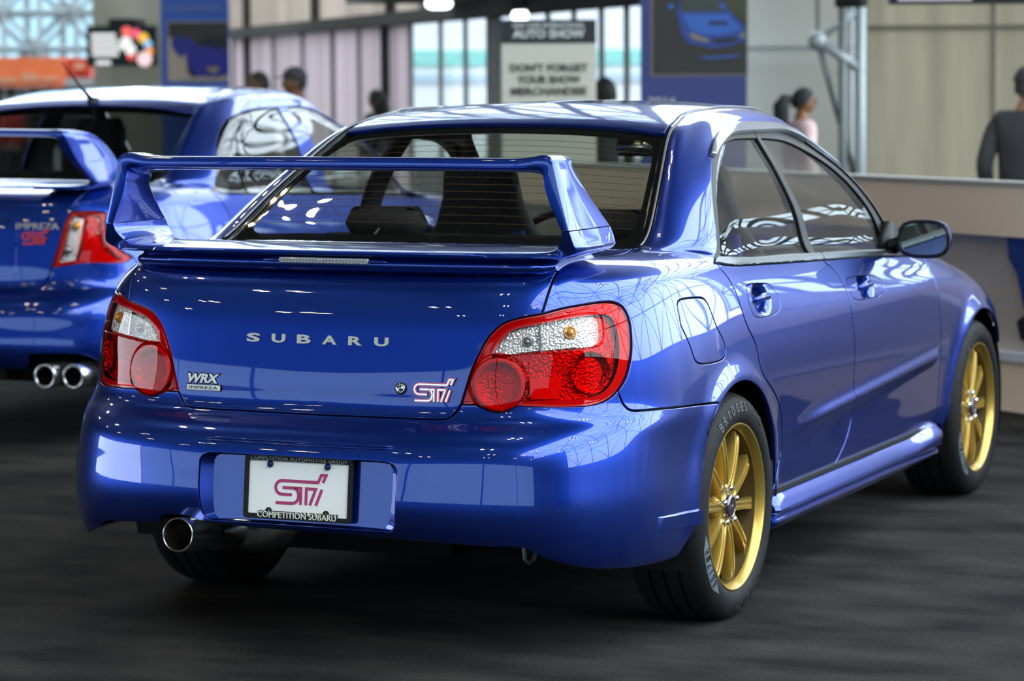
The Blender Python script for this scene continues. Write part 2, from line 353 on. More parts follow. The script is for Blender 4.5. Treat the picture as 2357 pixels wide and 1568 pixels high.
def car_disp(g):
    x,y,z=g[...,0],g[...,1],g[...,2]
    m=sst(.72,.80,x)*sst(.97,.85,z)
    for y0,am,ro in ((0.,.012,.40),(2.54,.022,.44)):
        r=np.hypot(y-y0,z-.31)
        add=am*np.exp(-((r-.345)/.045)**2)*sst(.16,.32,z)
        add=np.where(r<.345,am*sst(.16,.32,z),add)
        add+= .010*np.exp(-((r-.345)/.012)**2)*0
        x=x+m*add
    # raised rib low on the doors, falling towards the rear wheel
    zz=.468+(y-.55)*.052
    w=sst(.45,.85,y)*sst(2.06,2.0,y)
    d=z-zz
    x=x+m*w*.012*np.exp(-(d/.022)**2)*np.where(d>0,1,1)
    # waist crease through the handles
    g=g.copy();g[...,0]=x;return g
# ------------------------------------------------------------------ panels cut from a master surface
def smooth_seg(S, pts, step=.014):
    pts = np.array(pts, float)
    if len(pts) == 2: pc = pts; dens = [pts[0]*(1-t)+pts[1]*t for t in np.linspace(0, 1, 120)]
    else:
        Q = np.concatenate([[2*pts[0]-pts[1]], pts, [2*pts[-1]-pts[-2]]]); dens = []
        for i in range(1, len(Q)-2):
            p0, p1, p2, p3 = Q[i-1:i+3]
            h0, h1, h2 = [max(np.linalg.norm(a), 1e-6)**.5 for a in (p1-p0, p2-p1, p3-p2)]
            m1 = (p2-p1)-(h1*h1*0)*0; m1 = h1*((p1-p0)/h0-(p2-p0)/(h0+h1)+(p2-p1)/h1); m2 = h1*((p2-p1)/h1-(p3-p1)/(h1+h2)+(p3-p2)/h2)
            for k in range(24):
                t = k/24; dens.append((2*t**3-3*t*t+1)*p1+(t**3-2*t*t+t)*m1+(-2*t**3+3*t*t)*p2+(t**3-t*t)*m2)
        dens.append(pts[-1])
    dens = np.array(dens); P = S.P(dens); L = np.concatenate([[0], np.cumsum(np.linalg.norm(np.diff(P, axis=0), axis=1))])
    n = max(2, int(L[-1]/step)+1); s = np.linspace(0, L[-1], n+1)
    return np.stack([np.interp(s, L, dens[:, 0]), np.interp(s, L, dens[:, 1])], 1)
def outline(S, segs, step=.014):
    out = []
    for g in segs: out += smooth_seg(S, g, step)[:-1].tolist()
    r = [out[0]]
    for p in out[1:]:
        if abs(p[0]-r[-1][0])+abs(p[1]-r[-1][1]) > 1e-4: r.append(p)
    if abs(r[0][0]-r[-1][0])+abs(r[0][1]-r[-1][1]) < 1e-4: r.pop()
    return np.array(r)
def inside(poly, P):
    x, y = P[:, 0], P[:, 1]; r = np.zeros(len(P), bool); n = len(poly)
    for i in range(n):
        x1, y1 = poly[i]; x2, y2 = poly[(i+1) % n]
        c = ((y1 > y) != (y2 > y)); 
        if y1 != y2: r ^= c & (x < (x2-x1)*(y-y1)/(y2-y1)+x1)
    return r
def patch_data(S, segs, holes=(), off=0.0, lip=.010, rad=.0022, gap=.0022, dens=1, step=.014, offf=None):
    ol = outline(S, segs, step); hl = [outline(S, h, step) for h in holes]
    k = SUB/dens
    u0, v0 = ol.min(0); u1, v1 = ol.max(0)
    gu = np.arange(math.ceil(u0*k), math.floor(u1*k)+1)/k; gv = np.arange(math.ceil(v0*k), math.floor(v1*k)+1)/k
    G = np.stack(np.meshgrid(gu, gv, indexing='ij'), -1).reshape(-1, 2)
    ok = inside(ol, G)
    for h in hl: ok &= ~inside(h, G)
    G = G[ok]
    B = np.concatenate([ol]+hl)
    if len(G):
        keep = np.ones(len(G), bool)
        for i in range(0, len(G), 2000):
            d = G[i:i+2000, None, :]-B[None]; keep[i:i+2000] = (np.hypot(d[..., 0], d[..., 1]).min(1) > .42/k)
        G = G[keep]
        PB = S.P(B); PG = S.P(G); keep = np.ones(len(G), bool); lim = gap+rad+.003
        for i in range(0, len(G), 2000): keep[i:i+2000] = (((PG[i:i+2000, None]-PB[None])**2).sum(-1).min(1) > lim*lim)
        G = G[keep]
    pts = np.concatenate([B, G]); ed = []; n = 0
    for L_ in [ol]+hl:
        m = len(L_); ed += [(n+i, n+(i+1) % m) for i in range(m)]; n += m
    r = geometry.delaunay_2d_cdt([Vector(p) for p in pts], ed, [], 0, 1e-6)
    uv = np.array([(v.x, v.y) for v in r[0]]); F = np.array([f for f in r[2] if len(f) == 3])
    cen = uv[F].mean(1); ok = inside(ol, cen)
    for h in hl: ok &= ~inside(h, cen)
    F = F[ok]
    a = uv[F]; ar = (a[:, 1, 0]-a[:, 0, 0])*(a[:, 2, 1]-a[:, 0, 1])-(a[:, 1, 1]-a[:, 0, 1])*(a[:, 2, 0]-a[:, 0, 0])
    F = F[np.abs(ar) > 1e-9]; ar = ar[np.abs(ar) > 1e-9]; F[ar < 0] = F[ar < 0][:, ::-1]
    used = np.unique(F); mp = -np.ones(len(uv), int); mp[used] = np.arange(len(used)); F = mp[F]; uv = uv[used]
    P = S.P(uv); N = S.N(uv)
    if off or offf is not None:
        P = P+N*(off if offf is None else offf(uv, P))[..., None] if offf is not None else P+N*off
    V = P.tolist(); NN = N.tolist(); FF = F.tolist()
    if lip > 0:
        cnt = {}
        for f in FF:
            for i in range(3):
                e = (f[i], f[(i+1) % 3]); cnt[e] = 1
        be = [e for e in cnt if (e[1], e[0]) not in cnt]
        be = [e for e in be if not (uv[e[0]][0] < 1e-4 and uv[e[1]][0] < 1e-4)]
        bt = {}
        for a_, b_ in be:
            d = P[b_]-P[a_]; d /= np.linalg.norm(d)+1e-12
            bt.setdefault(a_, []).append(d); bt.setdefault(b_, []).append(d)
        rings = {}
        for v, ds in bt.items():
            d = sum(ds); d /= np.linalg.norm(d)+1e-9; n = N[v]; o = np.cross(d, n); o /= np.linalg.norm(o)+1e-9
            if uv[v][0] < 1e-4: o[0] = 0
            c = P[v]-o*(gap+rad)
            V[v] = c.tolist(); ids = [v]
            for a_ in (.4, .8, 1.2, PI/2):
                ids.append(len(V)); V.append((c+o*rad*math.sin(a_)-n*rad*(1-math.cos(a_))).tolist()); NN.append((n*math.cos(a_)+o*math.sin(a_)).tolist())
            ids.append(len(V)); V.append((c+o*rad-n*(rad+lip)).tolist()); NN.append(o.tolist())
            rings[v] = ids
        for a_, b_ in be:
            A, Bb = rings[a_], rings[b_]
            for i in range(len(A)-1): FF.append((Bb[i], A[i], A[i+1], Bb[i+1]))
    return V, FF, NN
def mirror_data(d):
    V, F, N = d
    return [(-a, b, c) for a, b, c in V], [tuple(f)[::-1] for f in F], [(-a, b, c) for a, b, c in N]
def join(*ds):
    V, F, N = [], [], []
    for v, f, n in ds:
        k = len(V); V += list(v); F += [tuple(i+k for i in g) for g in f]; N += list(n)
    return V, F, N
def panel(name, S, segs, mat_, parent, side='R', **kw):
    obk = {k: kw.pop(k) for k in ('label', 'kind') if k in kw}
    d = patch_data(S, segs, **kw)
    if side == 'L': d = mirror_data(d)
    if side == 'B': d = join(d, mirror_data(d))
    return obj(name, d[0], d[1], mat_, parent, True, d[2], **obk)
def find_uv(S, y, z, u0=6, u1=17, v0=0, v1=12):
    g = S.g[int(u0*SUB):int(u1*SUB)+1, int(v0*SUB):int(v1*SUB)+1]
    d = (g[..., 1]-y)**2+(g[..., 2]-z)**2; i, j = np.unravel_index(d.argmin(), d.shape)
    uv = np.array([u0+i/SUB, v0+j/SUB], float)
    for _ in range(5):
        p = S.P(uv)[0]; e = .02
        a = (S.P(uv+[e, 0])[0]-S.P(uv-[e, 0])[0])/(2*e); b = (S.P(uv+[0, e])[0]-S.P(uv-[0, e])[0])/(2*e)
        J = np.array([[a[1], b[1]], [a[2], b[2]]]); r = np.array([y-p[1], z-p[2]])
        try: du = np.linalg.solve(J, r)
        except Exception: break
        uv = uv+np.clip(du, -.2, .2)
    return tuple(uv)
def arc_uv(S, y0, z0, r, a0, a1, n=18):
    return [find_uv(S, y0+r*math.cos(a), z0+r*math.sin(a)) for a in np.radians(np.linspace(a0, a1, n))]
def surf_frame(S, uv, off=0.0, left=False):
    """frame on the surface: x along +u (as read from outside), y up the surface, z outward"""
    P = S.P(uv)[0]; N = S.N(uv)[0]
    up = np.array([0, 0, 1.]); ex = np.cross(up, N); 
    if left: P = P*[-1, 1, 1]; N = N*[-1, 1, 1]; ex = np.cross(up, N)
    return frame(P+N*off, ex, np.cross(N, ex))
# ------------------------------------------------------------------ lettering
def text_data(s, size=1.0, ext=.0, bold=0.0, space=1.0, bevel=0.0, align='CENTER', shear=0.0):
    cu = bpy.data.curves.new('t', 'FONT'); cu.body = s; cu.size = size; cu.extrude = ext; cu.offset = bold
    cu.space_character = space; cu.bevel_depth = bevel; cu.align_x = align; cu.align_y = 'CENTER'; cu.shear = shear; cu.resolution_u = 3
    o = bpy.data.objects.new('t', cu); C.objects.link(o); bpy.context.view_layer.update()
    dg = bpy.context.evaluated_depsgraph_get(); me = o.evaluated_get(dg).to_mesh()
    V = [tuple(v.co) for v in me.vertices]; F = [tuple(p.vertices) for p in me.polygons]
    o.evaluated_get(dg).to_mesh_clear(); bpy.data.objects.remove(o); bpy.data.curves.remove(cu)
    return np.array(V), F
def fit_text(s, w, h, ext, **kw):
    """lettering scaled to a width and a cap height, centred"""
    V, F = text_data(s, 1.0, 0.5, **kw)
    lo, hi = V.min(0), V.max(0); V = (V-(lo+hi)/2)
    V[:, 0] *= w/(hi[0]-lo[0]); V[:, 1] *= h/(hi[1]-lo[1]); V[:, 2] *= ext
    return V, F
def ribbon(pts, w, h=.001):
    """flat stroke of width w along pts, mitred, as prism data"""
    pts = np.array(pts, float); n = len(pts); L = []; R = []
    for i in range(n):
        a = pts[i]-pts[i-1] if i else pts[1]-pts[0]; b = pts[i+1]-pts[i] if i < n-1 else a
        a = a/np.linalg.norm(a); b = b/np.linalg.norm(b); t = a+b; t /= np.linalg.norm(t)+1e-9; nn = np.array([-t[1], t[0]]); k = 1/max(.4, nn@np.array([-a[1], a[0]]))
        L.append(pts[i]+nn*w/2*k); R.append(pts[i]-nn*w/2*k)
    V = [(*p, 0) for p in L]+[(*p, 0) for p in R]+[(*p, h) for p in L]+[(*p, h) for p in R]; F = []
    for i in range(n-1):
        F += [(i, i+1, n+i+1, n+i), (2*n+i, 3*n+i, 3*n+i+1, 2*n+i+1), (i, 2*n+i, 2*n+i+1, i+1), (n+i, n+i+1, 3*n+i+1, 3*n+i)]
    F += [(0, n, 3*n, 2*n), (n-1, 3*n-1, 4*n-1, 2*n-1)]
    return V, F
def arcp(cx, cyy, rx, ry, a0, a1, n=9):
    return [(cx+rx*math.cos(math.radians(a)), cyy+ry*math.sin(math.radians(a))) for a in np.linspace(a0, a1, n)]
def sport_mark(Mx, width, h=.0015, w=.062):
    """the slanted three-letter mark of ribbons, 1 unit wide before scaling"""
    mb = MB()
    sk = lambda P: [(x+.0*y, y) for x, y in P]
    # long top stroke that hooks up at the right end and turns down-left into the first curve
    A = [(.93, .268), (.985, .39), (.895, .39), (.84, .268)]+arcp(.165, .155, .115, .113, 90, 270, 9)+[(.36, .042)]
    B = [(.18, .155), (.40, .155)]+arcp(.385, .03, .10, .125, 80, -80, 9)+[(.34, -.10), (.06, -.10)]
    T1 = [(.40, .155), (.525, .155), (.525, -.115)]
    T2 = [(.625, -.115), (.625, .155), (.80, .155), (.70, -.115)]
    I = [(.915, .155), (.81, -.115)]
    for P in (A, B, T1, T2, I):
        V, F = ribbon([((x-.5)*width, (y-.12)*width) for x, y in sk(P)], w*width, h); mb.add(V, F, Mx)
    return mb
# ------------------------------------------------------------------ the hall
UPX = np.array([0, 0, 1.])
RH = np.array([CR[0], CR[1], 0]); RH /= np.linalg.norm(RH); DH = np.array([CD[0], CD[1], 0]); DH /= np.linalg.norm(DH)
def depth_z(px, py, z):
    d1 = at(px, py, 1)-CAM; return (z-CAM[2])/d1[2]
def zat(px, py, d): return at(px, py, d)[2]
def slab(name, p0, p1, z0, z1, th, m_, parent=None, **kw):
    """upright slab between two ground points"""
    p0 = np.array([p0[0], p0[1], 0]); p1 = np.array([p1[0], p1[1], 0]); L = np.linalg.norm(p1-p0); ex = (p1-p0)/L
    mb = MB(); mb.box((0, 0, 0), (L, th, z1-z0), frame((p0+p1)/2+UPX*(z0+z1)/2, ex, np.cross(UPX, ex))); return mb.build(name, m_, parent, **kw)
def lattice(name, o, ex, ey, nx, ny, cx, cy_, r, m_, brace=True, **kw):
    """space-frame glazing bars in a plane"""
    o, ex, ey = [np.array(a, float) for a in (o, ex, ey)]; mb = MB(); P = lambda i, j: o+ex*cx*i+ey*cy_*j
    for i in range(nx+1): mb.tube([P(i, 0), P(i, ny)], r, 5)
    for j in range(ny+1): mb.tube([P(0, j), P(nx, j)], r, 5)
    if brace:
        for i in range(nx):
            for j in range(ny):
                mb.tube([P(i, j), P(i+1, j+1)] if (i+j) % 2 else [P(i+1, j), P(i, j+1)], r*.7, 4)
    return mb.build(name, m_, **kw)
carpet = mat('charcoal_carpet', (.02, .02, .02), .95, spec=.1)
b = carpet.node_tree.nodes['Principled BSDF']
tc = nd(carpet, 'ShaderNodeTexCoord'); mp = nd(carpet, 'ShaderNodeMapping'); mp.inputs['Scale'].default_value = (1.0, 2.0, 1); mp.inputs['Rotation'].default_value = (0, 0, .35)
n1 = nd(carpet, 'ShaderNodeTexNoise'); n1.inputs['Scale'].default_value = 2.2; n1.inputs['Detail'].default_value = 6; n1.inputs['Distortion'].default_value = .15
n2 = nd(carpet, 'ShaderNodeTexNoise'); n2.inputs['Scale'].default_value = 160; n2.inputs['Detail'].default_value = 2
rp = nd(carpet, 'ShaderNodeValToRGB'); rp.color_ramp.elements[0].position = .36; rp.color_ramp.elements[1].position = .72; rp.color_ramp.elements[0].color = (.0105, .0105, .0108, 1); rp.color_ramp.elements[1].color = (.040, .038, .035, 1)
r2 = nd(carpet, 'ShaderNodeValToRGB'); r2.color_ramp.elements[0].position = .3; r2.color_ramp.elements[1].position = .7; r2.color_ramp.elements[0].color = (.55, .55, .55, 1); r2.color_ramp.elements[1].color = (1.5, 1.5, 1.5, 1)
mx = nd(carpet, 'ShaderNodeMix', data_type='RGBA', blend_type='MULTIPLY'); mx.inputs[0].default_value = 1
lk(carpet, tc.outputs['Object'], mp.inputs[0]); lk(carpet, mp.outputs[0], n1.inputs['Vector']); lk(carpet, tc.outputs['Object'], n2.inputs['Vector']); lk(carpet, n1.outputs[0], rp.inputs[0]); lk(carpet, n2.outputs[0], r2.inputs[0])
lk(carpet, rp.outputs[0], mx.inputs[6]); lk(carpet, r2.outputs[0], mx.inputs[7]); lk(carpet, mx.outputs[2], b.inputs['Base Color'])
bp = nd(carpet, 'ShaderNodeBump'); bp.inputs['Strength'].default_value = .5; bp.inputs['Distance'].default_value = .006; lk(carpet, n2.outputs[0], bp.inputs['Height']); lk(carpet, bp.outputs[0], b.inputs['Normal'])
mb = MB(); mb.box((-14, 12, -.05), (64, 88, .1)); mb.build('floor', carpet, kind='structure')
concrete = noisy(mat('board_marked_concrete', (.3, .25, .18), .85), (.25, .215, .145), (.44, .375, .265), .55, 6, (9, 9, .8), .3, 40, .25, .8)
greywall = noisy(mat('grey_hall_wall', (.2, .2, .2), .7), (.20, .195, .20), (.27, .26, .265), .4)
darkwall = mat('dark_upper_wall', (.035, .035, .04), .8)
frame_m = mat('grey_steel_frame', (.22, .24, .25), .45, .3)
darkframe = mat('dark_steel_frame', (.055, .052, .046), .75, 0, spec=.2)
midframe = mat('mid_steel_frame', (.22, .21, .205), .7, 0, spec=.2)
ceil_m = mat('dark_ceiling', (.03, .03, .032), .8)
whitewall = noisy(mat('white_fabric_wall', (.6, .66, .68), .8), (.86, .90, .91), (.94, .96, .97), .6, 3, (1, 1, .4))
# outside the picture: what lights the cars and what their paint mirrors
mb = MB(); mb.box((16.2, 12, 1.4), (.3, 56, 2.8)); mb.build('wall_right', noisy(mat('brown_grey_wall', (.2, .17, .15), .6), (.12, .10, .10), (.30, .26, .25), .25, 3, (1, 1, .5)), kind='structure')
lattice('window_1', (16.1, -12, 2.8), (0, 1, 0), (0, 0, 1), 12, 3, 4.2, 4.6, .085, darkframe, kind='structure')
lattice('window_2', (-6, 40, 3.6), (1, 0, 0), (0, 0, 1), 8, 4, 2.8, 2.6, .10, darkframe, kind='structure')
lattice('window_3', (-20, 15, 13.9), (1, 0, 0), (0, 1, 0), 12, 8, 3, 3.1, .09, darkframe, kind='structure')
mb = MB(); mb.box((-9, -30, .15), (52, .3, .3)); mb.build('wall_back', mat('pale_booth_wall', (.50, .50, .52), .6), kind='structure')
mb = MB(); mb.box((-9, -30, 11.1), (52, .3, 11.8)); mb.build('trim_1', darkwall, kind='structure')
lattice('window_20', (-35, -30, .3), (1, 0, 0), (0, 0, 1), 6, 1, 8.5, 4.9, .12, darkframe, brace=False, kind='structure')
slab('window_21', (-35, -30.2), (17, -30.2), .3, 5.2, .02, glassy('entrance_tint', (.46, .52, .55), 1.3), kind='structure')
mb = MB(); mb.box((-34, 14, 6), (.3, 36, 12)); mb.box((-34, -17, 8.6), (.3, 26, 6.8)); mb.build('wall_left', darkwall, kind='structure')
mb = MB(); mb.box((-14.6, -7.75, 10.1), (39.2, 45.5, .2)); mb.box((-27.5, 23, 10.1), (13, 16, .2)); mb.build('ceiling', ceil_m, kind='structure')
mb = MB(); mb.box((16.2, -20.5, 6), (.3, 19, 12)); mb.build('wall_side', darkwall, kind='structure')
lampm = mat('spot_lens', (1, 1, 1), .5, emit=(1.0, .80, .55), estr=140)
podm = mat('lamp_pod', (.05, .05, .05), .5)
def pod(x, y, z=9.6):
    e = empty('ceiling_lamp', (x, y, z), label='four-headed ceiling spotlight pod above the car display', cat='lamp', group='ceiling spotlight pods over the cars')
    mb = MB(); mb.box((0, 0, .06), (1.0, .9, .06)); mb.tube([(0, 0, .08), (0, 0, .45)], .02, 6); mb.build('lamp_housing', podm, e)
    for a, b_ in ((-.32, -.22), (.32, -.26), (-.26, .26), (.36, .22)):
        mb = MB(); mb.lathe([(0.03, .09), (0, .075), (0, .0001)], 16, 2, offM0(a, b_, 0)); mb.build('lamp_lens', lampm, e)
    return e
def offM0(x, y, z):
    T = np.eye(4); T[:3, 3] = (x, y, z); return T
p0 = pod(-20, -24); k = 0
for i in range(6):
    for j in range(5):
        x, y = -20+i*6.4, -24+j*7.2
        if i == 0 and j == 0: p0.location = (x, y, 9.6); continue
        c = p0.copy(); C.objects.link(c); c.location = (x+.6*(j % 2), y, 9.6)
        for ch in p0.children:
            d = ch.copy(); C.objects.link(d); d.parent = c

lattice('window_44', (5, -30, 10.3), (1, 0, 0), (0, 1, 0), 3, 11, 3.8, 4.1, .085, darkframe, kind='structure')
for nm, c, d, g in (('window_45', (10.5, -7.5, 10.5), (11.6, 45.5, .02), (.96, .965, .97)), ('window_40', (16.3, 15, 9.8), (.02, 54, 14), (.97, .98, .985)), ('window_41', (5, 40.2, 8.8), (24, .02, 10.4), (.70, .74, .77)), ('window_42', (-2, 27.5, 14.1), (36, 25, .02), (.96, .965, .97))):
    mb = MB(); mb.box(c, d); mb.build(nm, glassy('tinted_'+nm, g, 1.2), kind='structure')
# ---- in the picture, far behind the cars
G = lambda px, d: at(px, 300, d)
slab('wall_1', G(1990, 24), G(2500, 24), 0, 6.9, .4, concrete, kind='structure')
sidewall = noisy(mat('darkened_side_wall', (.15, .13, .12), .8), (.07, .06, .065), (.24, .20, .19), .3, 4, (1, 1, .6))  # unseen run of the concrete wall, darkened to dim the cars' reflections
slab('wall_7', G(2500, 24), G(3900, 24), 0, 6.9, .4, sidewall, kind='structure')
slab('wall_4', G(3900, 24), G(5600, 24), 0, 3.0, .4, sidewall, kind='structure'); slab('wall_5', G(3900, 24), G(5600, 24), 4.1, 6.9, .4, sidewall, kind='structure')
for i in range(9): a = G(3900+i*212, 24); slab('window_%d' % (30+i), a-RH*.06, a+RH*.06, 3.0, 4.1, .2, darkframe, kind='structure')
slab('trim_2', G(1990, 23.78), G(3300, 23.78), zat(2100, 62, 23.7)-.015, zat(2100, 62, 23.7)+.015, .02, mat('wall_joint', (.10, .09, .07), .8), kind='structure')
slab('trim_3', G(2285, 23.78), G(2289, 23.78), 0, 4.6, .02, mat('wall_joint_2', (.13, .115, .09), .8), kind='structure')
slab('wall_2', G(1700, 26), G(1992, 26), 0, 5.0, .1, whitewall, kind='structure')
slab('trim_4', G(1700, 25.9), G(1992, 25.9), zat(1800, 111, 25.9)-.012, zat(1800, 111, 25.9)+.012, .02, mat('fabric_joint', (.35, .38, .39), .8), kind='structure')
# space-frame mast in front of the white wall
e = at(1882, 300, 21.5); mast = empty('truss_mast', (e[0], e[1], 0), label='pale grey tubular truss mast with a ball joint, before the white wall', cat='truss')
def rel(o, p): return np.array(p)-np.array([o.location[0], o.location[1], o.location[2]])
tubem = mat('truss_grey', (.36, .40, .41), .4, .3); tubed = mat('truss_dark', (.16, .18, .18), .4, .3)
for (a, b_, r_, m_) in (((1882, 92), (1882, -420), .016, tubem), ((1882, 92), (1990, 166), .040, tubem), ((1882, 92), (1990, 15), .026, tubem), ((1940, -420), (1940, 1050), .035, tubed), ((1981, -420), (1981, 1050), .045, tubem), ((1960, -420), (1960, 1050), .018, tubem)):
    d = 21.5 if a[0] != 1960 else 22.3; mb = MB(); mb.tube([rel(mast, at(*a, d)), rel(mast, at(*b_, d))], r_, 10); mb.build('truss_tube', m_, mast, True)
mb = MB(); mb.tube([rel(mast, at(1884, 98, 21.5)), rel(mast, at(1972, 420, 22))], .026, 10); mb.build('truss_brace', tubed, mast, True)
mb = MB(); mb.blob(rel(mast, at(1882, 94, 21.5)), .075, 10); mb.build('ball_joint', tubem, mast, True)
mb = MB(); q = rel(mast, at(1958, -4, 21.2)); mb.box(q, (.22, .14, .14), None, .02); mb.build('junction_box', M['black'], mast)
# low barrier wall
bl_d = depth_z(2005, 412, 1.0); br_d = depth_z(2357, 428, 1.0)
A_ = at(2005, 412, bl_d); B_ = at(2357, 428, br_d); dirb = (B_-A_)/np.linalg.norm(B_-A_)*1.0; dirb[2] = 0
P0 = A_-dirb*3.6; P1 = B_+dirb*2.5; nb_ = np.cross(dirb, UPX)
if nb_@(CAM-A_) < 0: nb_ = -nb_
bar = empty('barrier', ((P0[0]+P1[0])/2, (P0[1]+P1[1])/2, 0), label='waist-high beige partition behind the gold front wheel', cat='partition')
def bslab(name, z0, z1, th, off, m_):
    a = rel(bar, P0)+nb_*off; b_ = rel(bar, P1)+nb_*off; L = np.linalg.norm((b_-a)[:2]); mb = MB(); c = (a+b_)/2; c[2] = (z0+z1)/2
    mb.box((0, 0, 0), (L, th, z1-z0), frame(c, dirb, np.cross(UPX, dirb))); return mb.build(name, m_, bar)
beige = noisy(mat('beige_laminate', (.42, .34, .25), .45), (.80, .67, .55), (.86, .73, .60), .4)
bslab('top_panel', .775, 1.0, .10, 0, beige); bslab('top_trim', 1.0, 1.018, .12, 0, mat('trim_grey', (.35, .35, .34), .4))
gp = mat('grey_glass_panel', (.16, .155, .15), .12, coat=.6); noisy(gp, (.36, .345, .34), (.56, .54, .52), .8, 3, (1, 1, 2.5))
bslab('grey_panel', .26, .775, .06, -.03, gp); bslab('light_strip', .225, .262, .11, .01, mat('pale_strip', (.62, .68, .80), .3)); bslab('base_panel', .0, .225, .10, 0, beige)
bl_ = at(2357, 560, br_d); mb = MB(); c = rel(bar, B_)+nb_*.012; c[2] = .66
mb.prism([(-.09, .11), (.9, .11), (.9, -.22), (.03, -.20), (-.02, -.05), (-.08, .02)], .006, frame(c, dirb, UPX)); mb.build('blue_patch', mat('blue_patch', (.02, .05, .22), .25), bar)  # blue shape laid flat on the grey panel
c[2] = .38; mb = MB(); mb.prism([(.01, -.06), (.4, -.06), (.4, .05), (.05, .06), (-.02, .02)], .006, frame(c, dirb, UPX)); mb.build('dark_patch', mat('dark_patch', (.015, .015, .02), .3), bar)  # dark shape low on the same panel
mb = MB(); a = rel(bar, at(2025, 480, depth_z(2025, 480, .85)))+nb_*.052; a[2] = .8875; mb.box((0, 0, 0), (.008, .006, .225), frame(a, dirb, np.cross(UPX, dirb))); mb.build('panel_joint', mat('joint', (.2, .17, .13), .6), bar)
# glazed entrance wall running away to the left
dA, dB = 39.0, 22.6
def dw(px):
    """depth of the entrance wall at picture column px"""
    t = (px-540)/(1480-540); a, b_ = G(540, dA)[:2], G(1480, dB)[:2]; r = (at(px, 300, 1)-CAM)[:2]
    # ray / wall intersection
    w = b_-a; Mx = np.array([[r[0], -w[0]], [r[1], -w[1]]]); return float(np.linalg.solve(Mx, a-CAM[:2])[0])
def wp(px, dd=0.0): return at(px, 300, dw(px)-dd)
def trans(name, col, tr=.5, sc=40):
    m = bpy.data.materials.new(name); m.use_nodes = True; nt = m.node_tree; nt.nodes.remove(nt.nodes['Principled BSDF']); out = nt.nodes['Material Output']
    a = nd(m, 'ShaderNodeBsdfTranslucent'); d = nd(m, 'ShaderNodeBsdfDiffuse'); mx = nd(m, 'ShaderNodeMixShader'); mx.inputs[0].default_value = 1-tr
    tc = nd(m, 'ShaderNodeTexCoord'); mp = nd(m, 'ShaderNodeMapping'); mp.inputs['Scale'].default_value = (sc, sc, .3); nz = nd(m, 'ShaderNodeTexNoise'); nz.inputs['Scale'].default_value = .35; nz.inputs['Detail'].default_value = 3
    rp = nd(m, 'ShaderNodeValToRGB'); rp.color_ramp.elements[0].position = .3; rp.color_ramp.elements[1].position = .7; rp.color_ramp.elements[0].color = (*[c*.62 for c in col], 1); rp.color_ramp.elements[1].color = (*col, 1)
    lk(m, tc.outputs['Object'], mp.inputs[0]); lk(m, mp.outputs[0], nz.inputs['Vector']); lk(m, nz.outputs[0], rp.inputs[0]); lk(m, rp.outputs[0], a.inputs[0]); lk(m, rp.outputs[0], d.inputs[0])
    lk(m, a.outputs[0], mx.inputs[1]); lk(m, d.outputs[0], mx.inputs[2]); lk(m, mx.outputs[0], out.inputs[0]); return m
veil = trans('pale_vertical_blinds', (.66, .58, .59), .85, 22); veil2 = trans('pale_upper_blinds', (.68, .60, .54), .85, 3)
HB, HT = 2.07, 2.20
slab('window_50', wp(420), wp(540), 0, HT, .02, veil, kind='structure'); slab('window_51', wp(420), wp(540), HT, 3.4, .02, veil2, kind='structure')
slab('wall_6', wp(300), wp(1000), 3.4, 4.0, .3, darkframe, kind='structure')
mull = [540, 576, 633, 700, 768, 830, 893, 948, 1016, 1073, 1138, 1200, 1262, 1322, 1385, 1443, 1500]
n_ = 4
clear = glassy('entrance_glass', (.92, .93, .93), 1.02)
for i in range(len(mull)-1):
    a, b_ = mull[i], mull[i+1]; s_ = slab('window_%d' % n_, wp(a), wp(b_), .0, HB, .02, veil if b_ <= 960 else clear, kind='structure'); n_ += 1
for i, p in enumerate(mull):
    big = p in (576, 893, 1138); a = wp(p, .08); r = RH*(.075 if big else .024); slab('window_%d' % n_, a-r, a+r, 0, HB, .10, darkframe if p in (576, 893) else midframe, kind='structure'); n_ += 1
slab('trim_5', wp(535, .15), wp(1500, .15), HB, HT, .25, darkframe, kind='structure')
for a, b_ in ((540, 576), (576, 727), (727, 905), (905, 1000)):
    slab('window_%d' % n_, wp(a), wp(b_), HT, 3.4, .02, veil2, kind='structure'); n_ += 1
for p in (578, 735, 908): a = wp(p, .08); r = RH*.09; slab('window_%d' % n_, a-r, a+r, HT, 3.4, .1, darkframe, kind='structure'); n_ += 1
dv_ = (wp(1480)-wp(540))*[1, 1, 0]/np.linalg.norm((wp(1480)-wp(540))[:2])
lattice('window_22', [*wp(540)[:2], 4.0], dv_, UPX, 6, 4, 2.9, 2.5, .09, darkframe, kind='structure')
slab('window_43', wp(300), wp(1500), 4.0, 14, .02, glassy('tinted_window_43', (.62, .65, .68), 1.2), kind='structure')
slab('wall_3', wp(1000), wp(1500), HT, 4.0, .3, mat('soffit_brown', (.10, .09, .075), .7), kind='structure')
s_ = slab('trim_6', wp(985, 1.6), wp(1500, 1.6), 2.22, 2.5, 1.6, mat('soffit_dark', (.075, .07, .06), .7), kind='structure')
for (px, py, w_) in ((1010, 8, .36), (1197, 36, .22)):
    p = at(px, py, dw(px)-2.6); e = empty('soffit_lamp', p, label='white lamp on the soffit %s' % ('just above the notice board' if px > 1100 else 'at the top edge of the picture'), cat='lamp')
    mb = MB(); mb.box((0, 0, 0), (w_*.6, w_*.5, .10), None, .04); mb.build('lamp_glow', mat('lamp_glow', (1, 1, 1), .5, emit=(.85, .95, 1), estr=4), e)
    mb = MB(); mb.box((0, 0, .09), (.10, .10, .10)); mb.tube([(0, 0, .1), (0, 0, .6)], .02, 6); mb.build('lamp_bracket', M['black'], e)
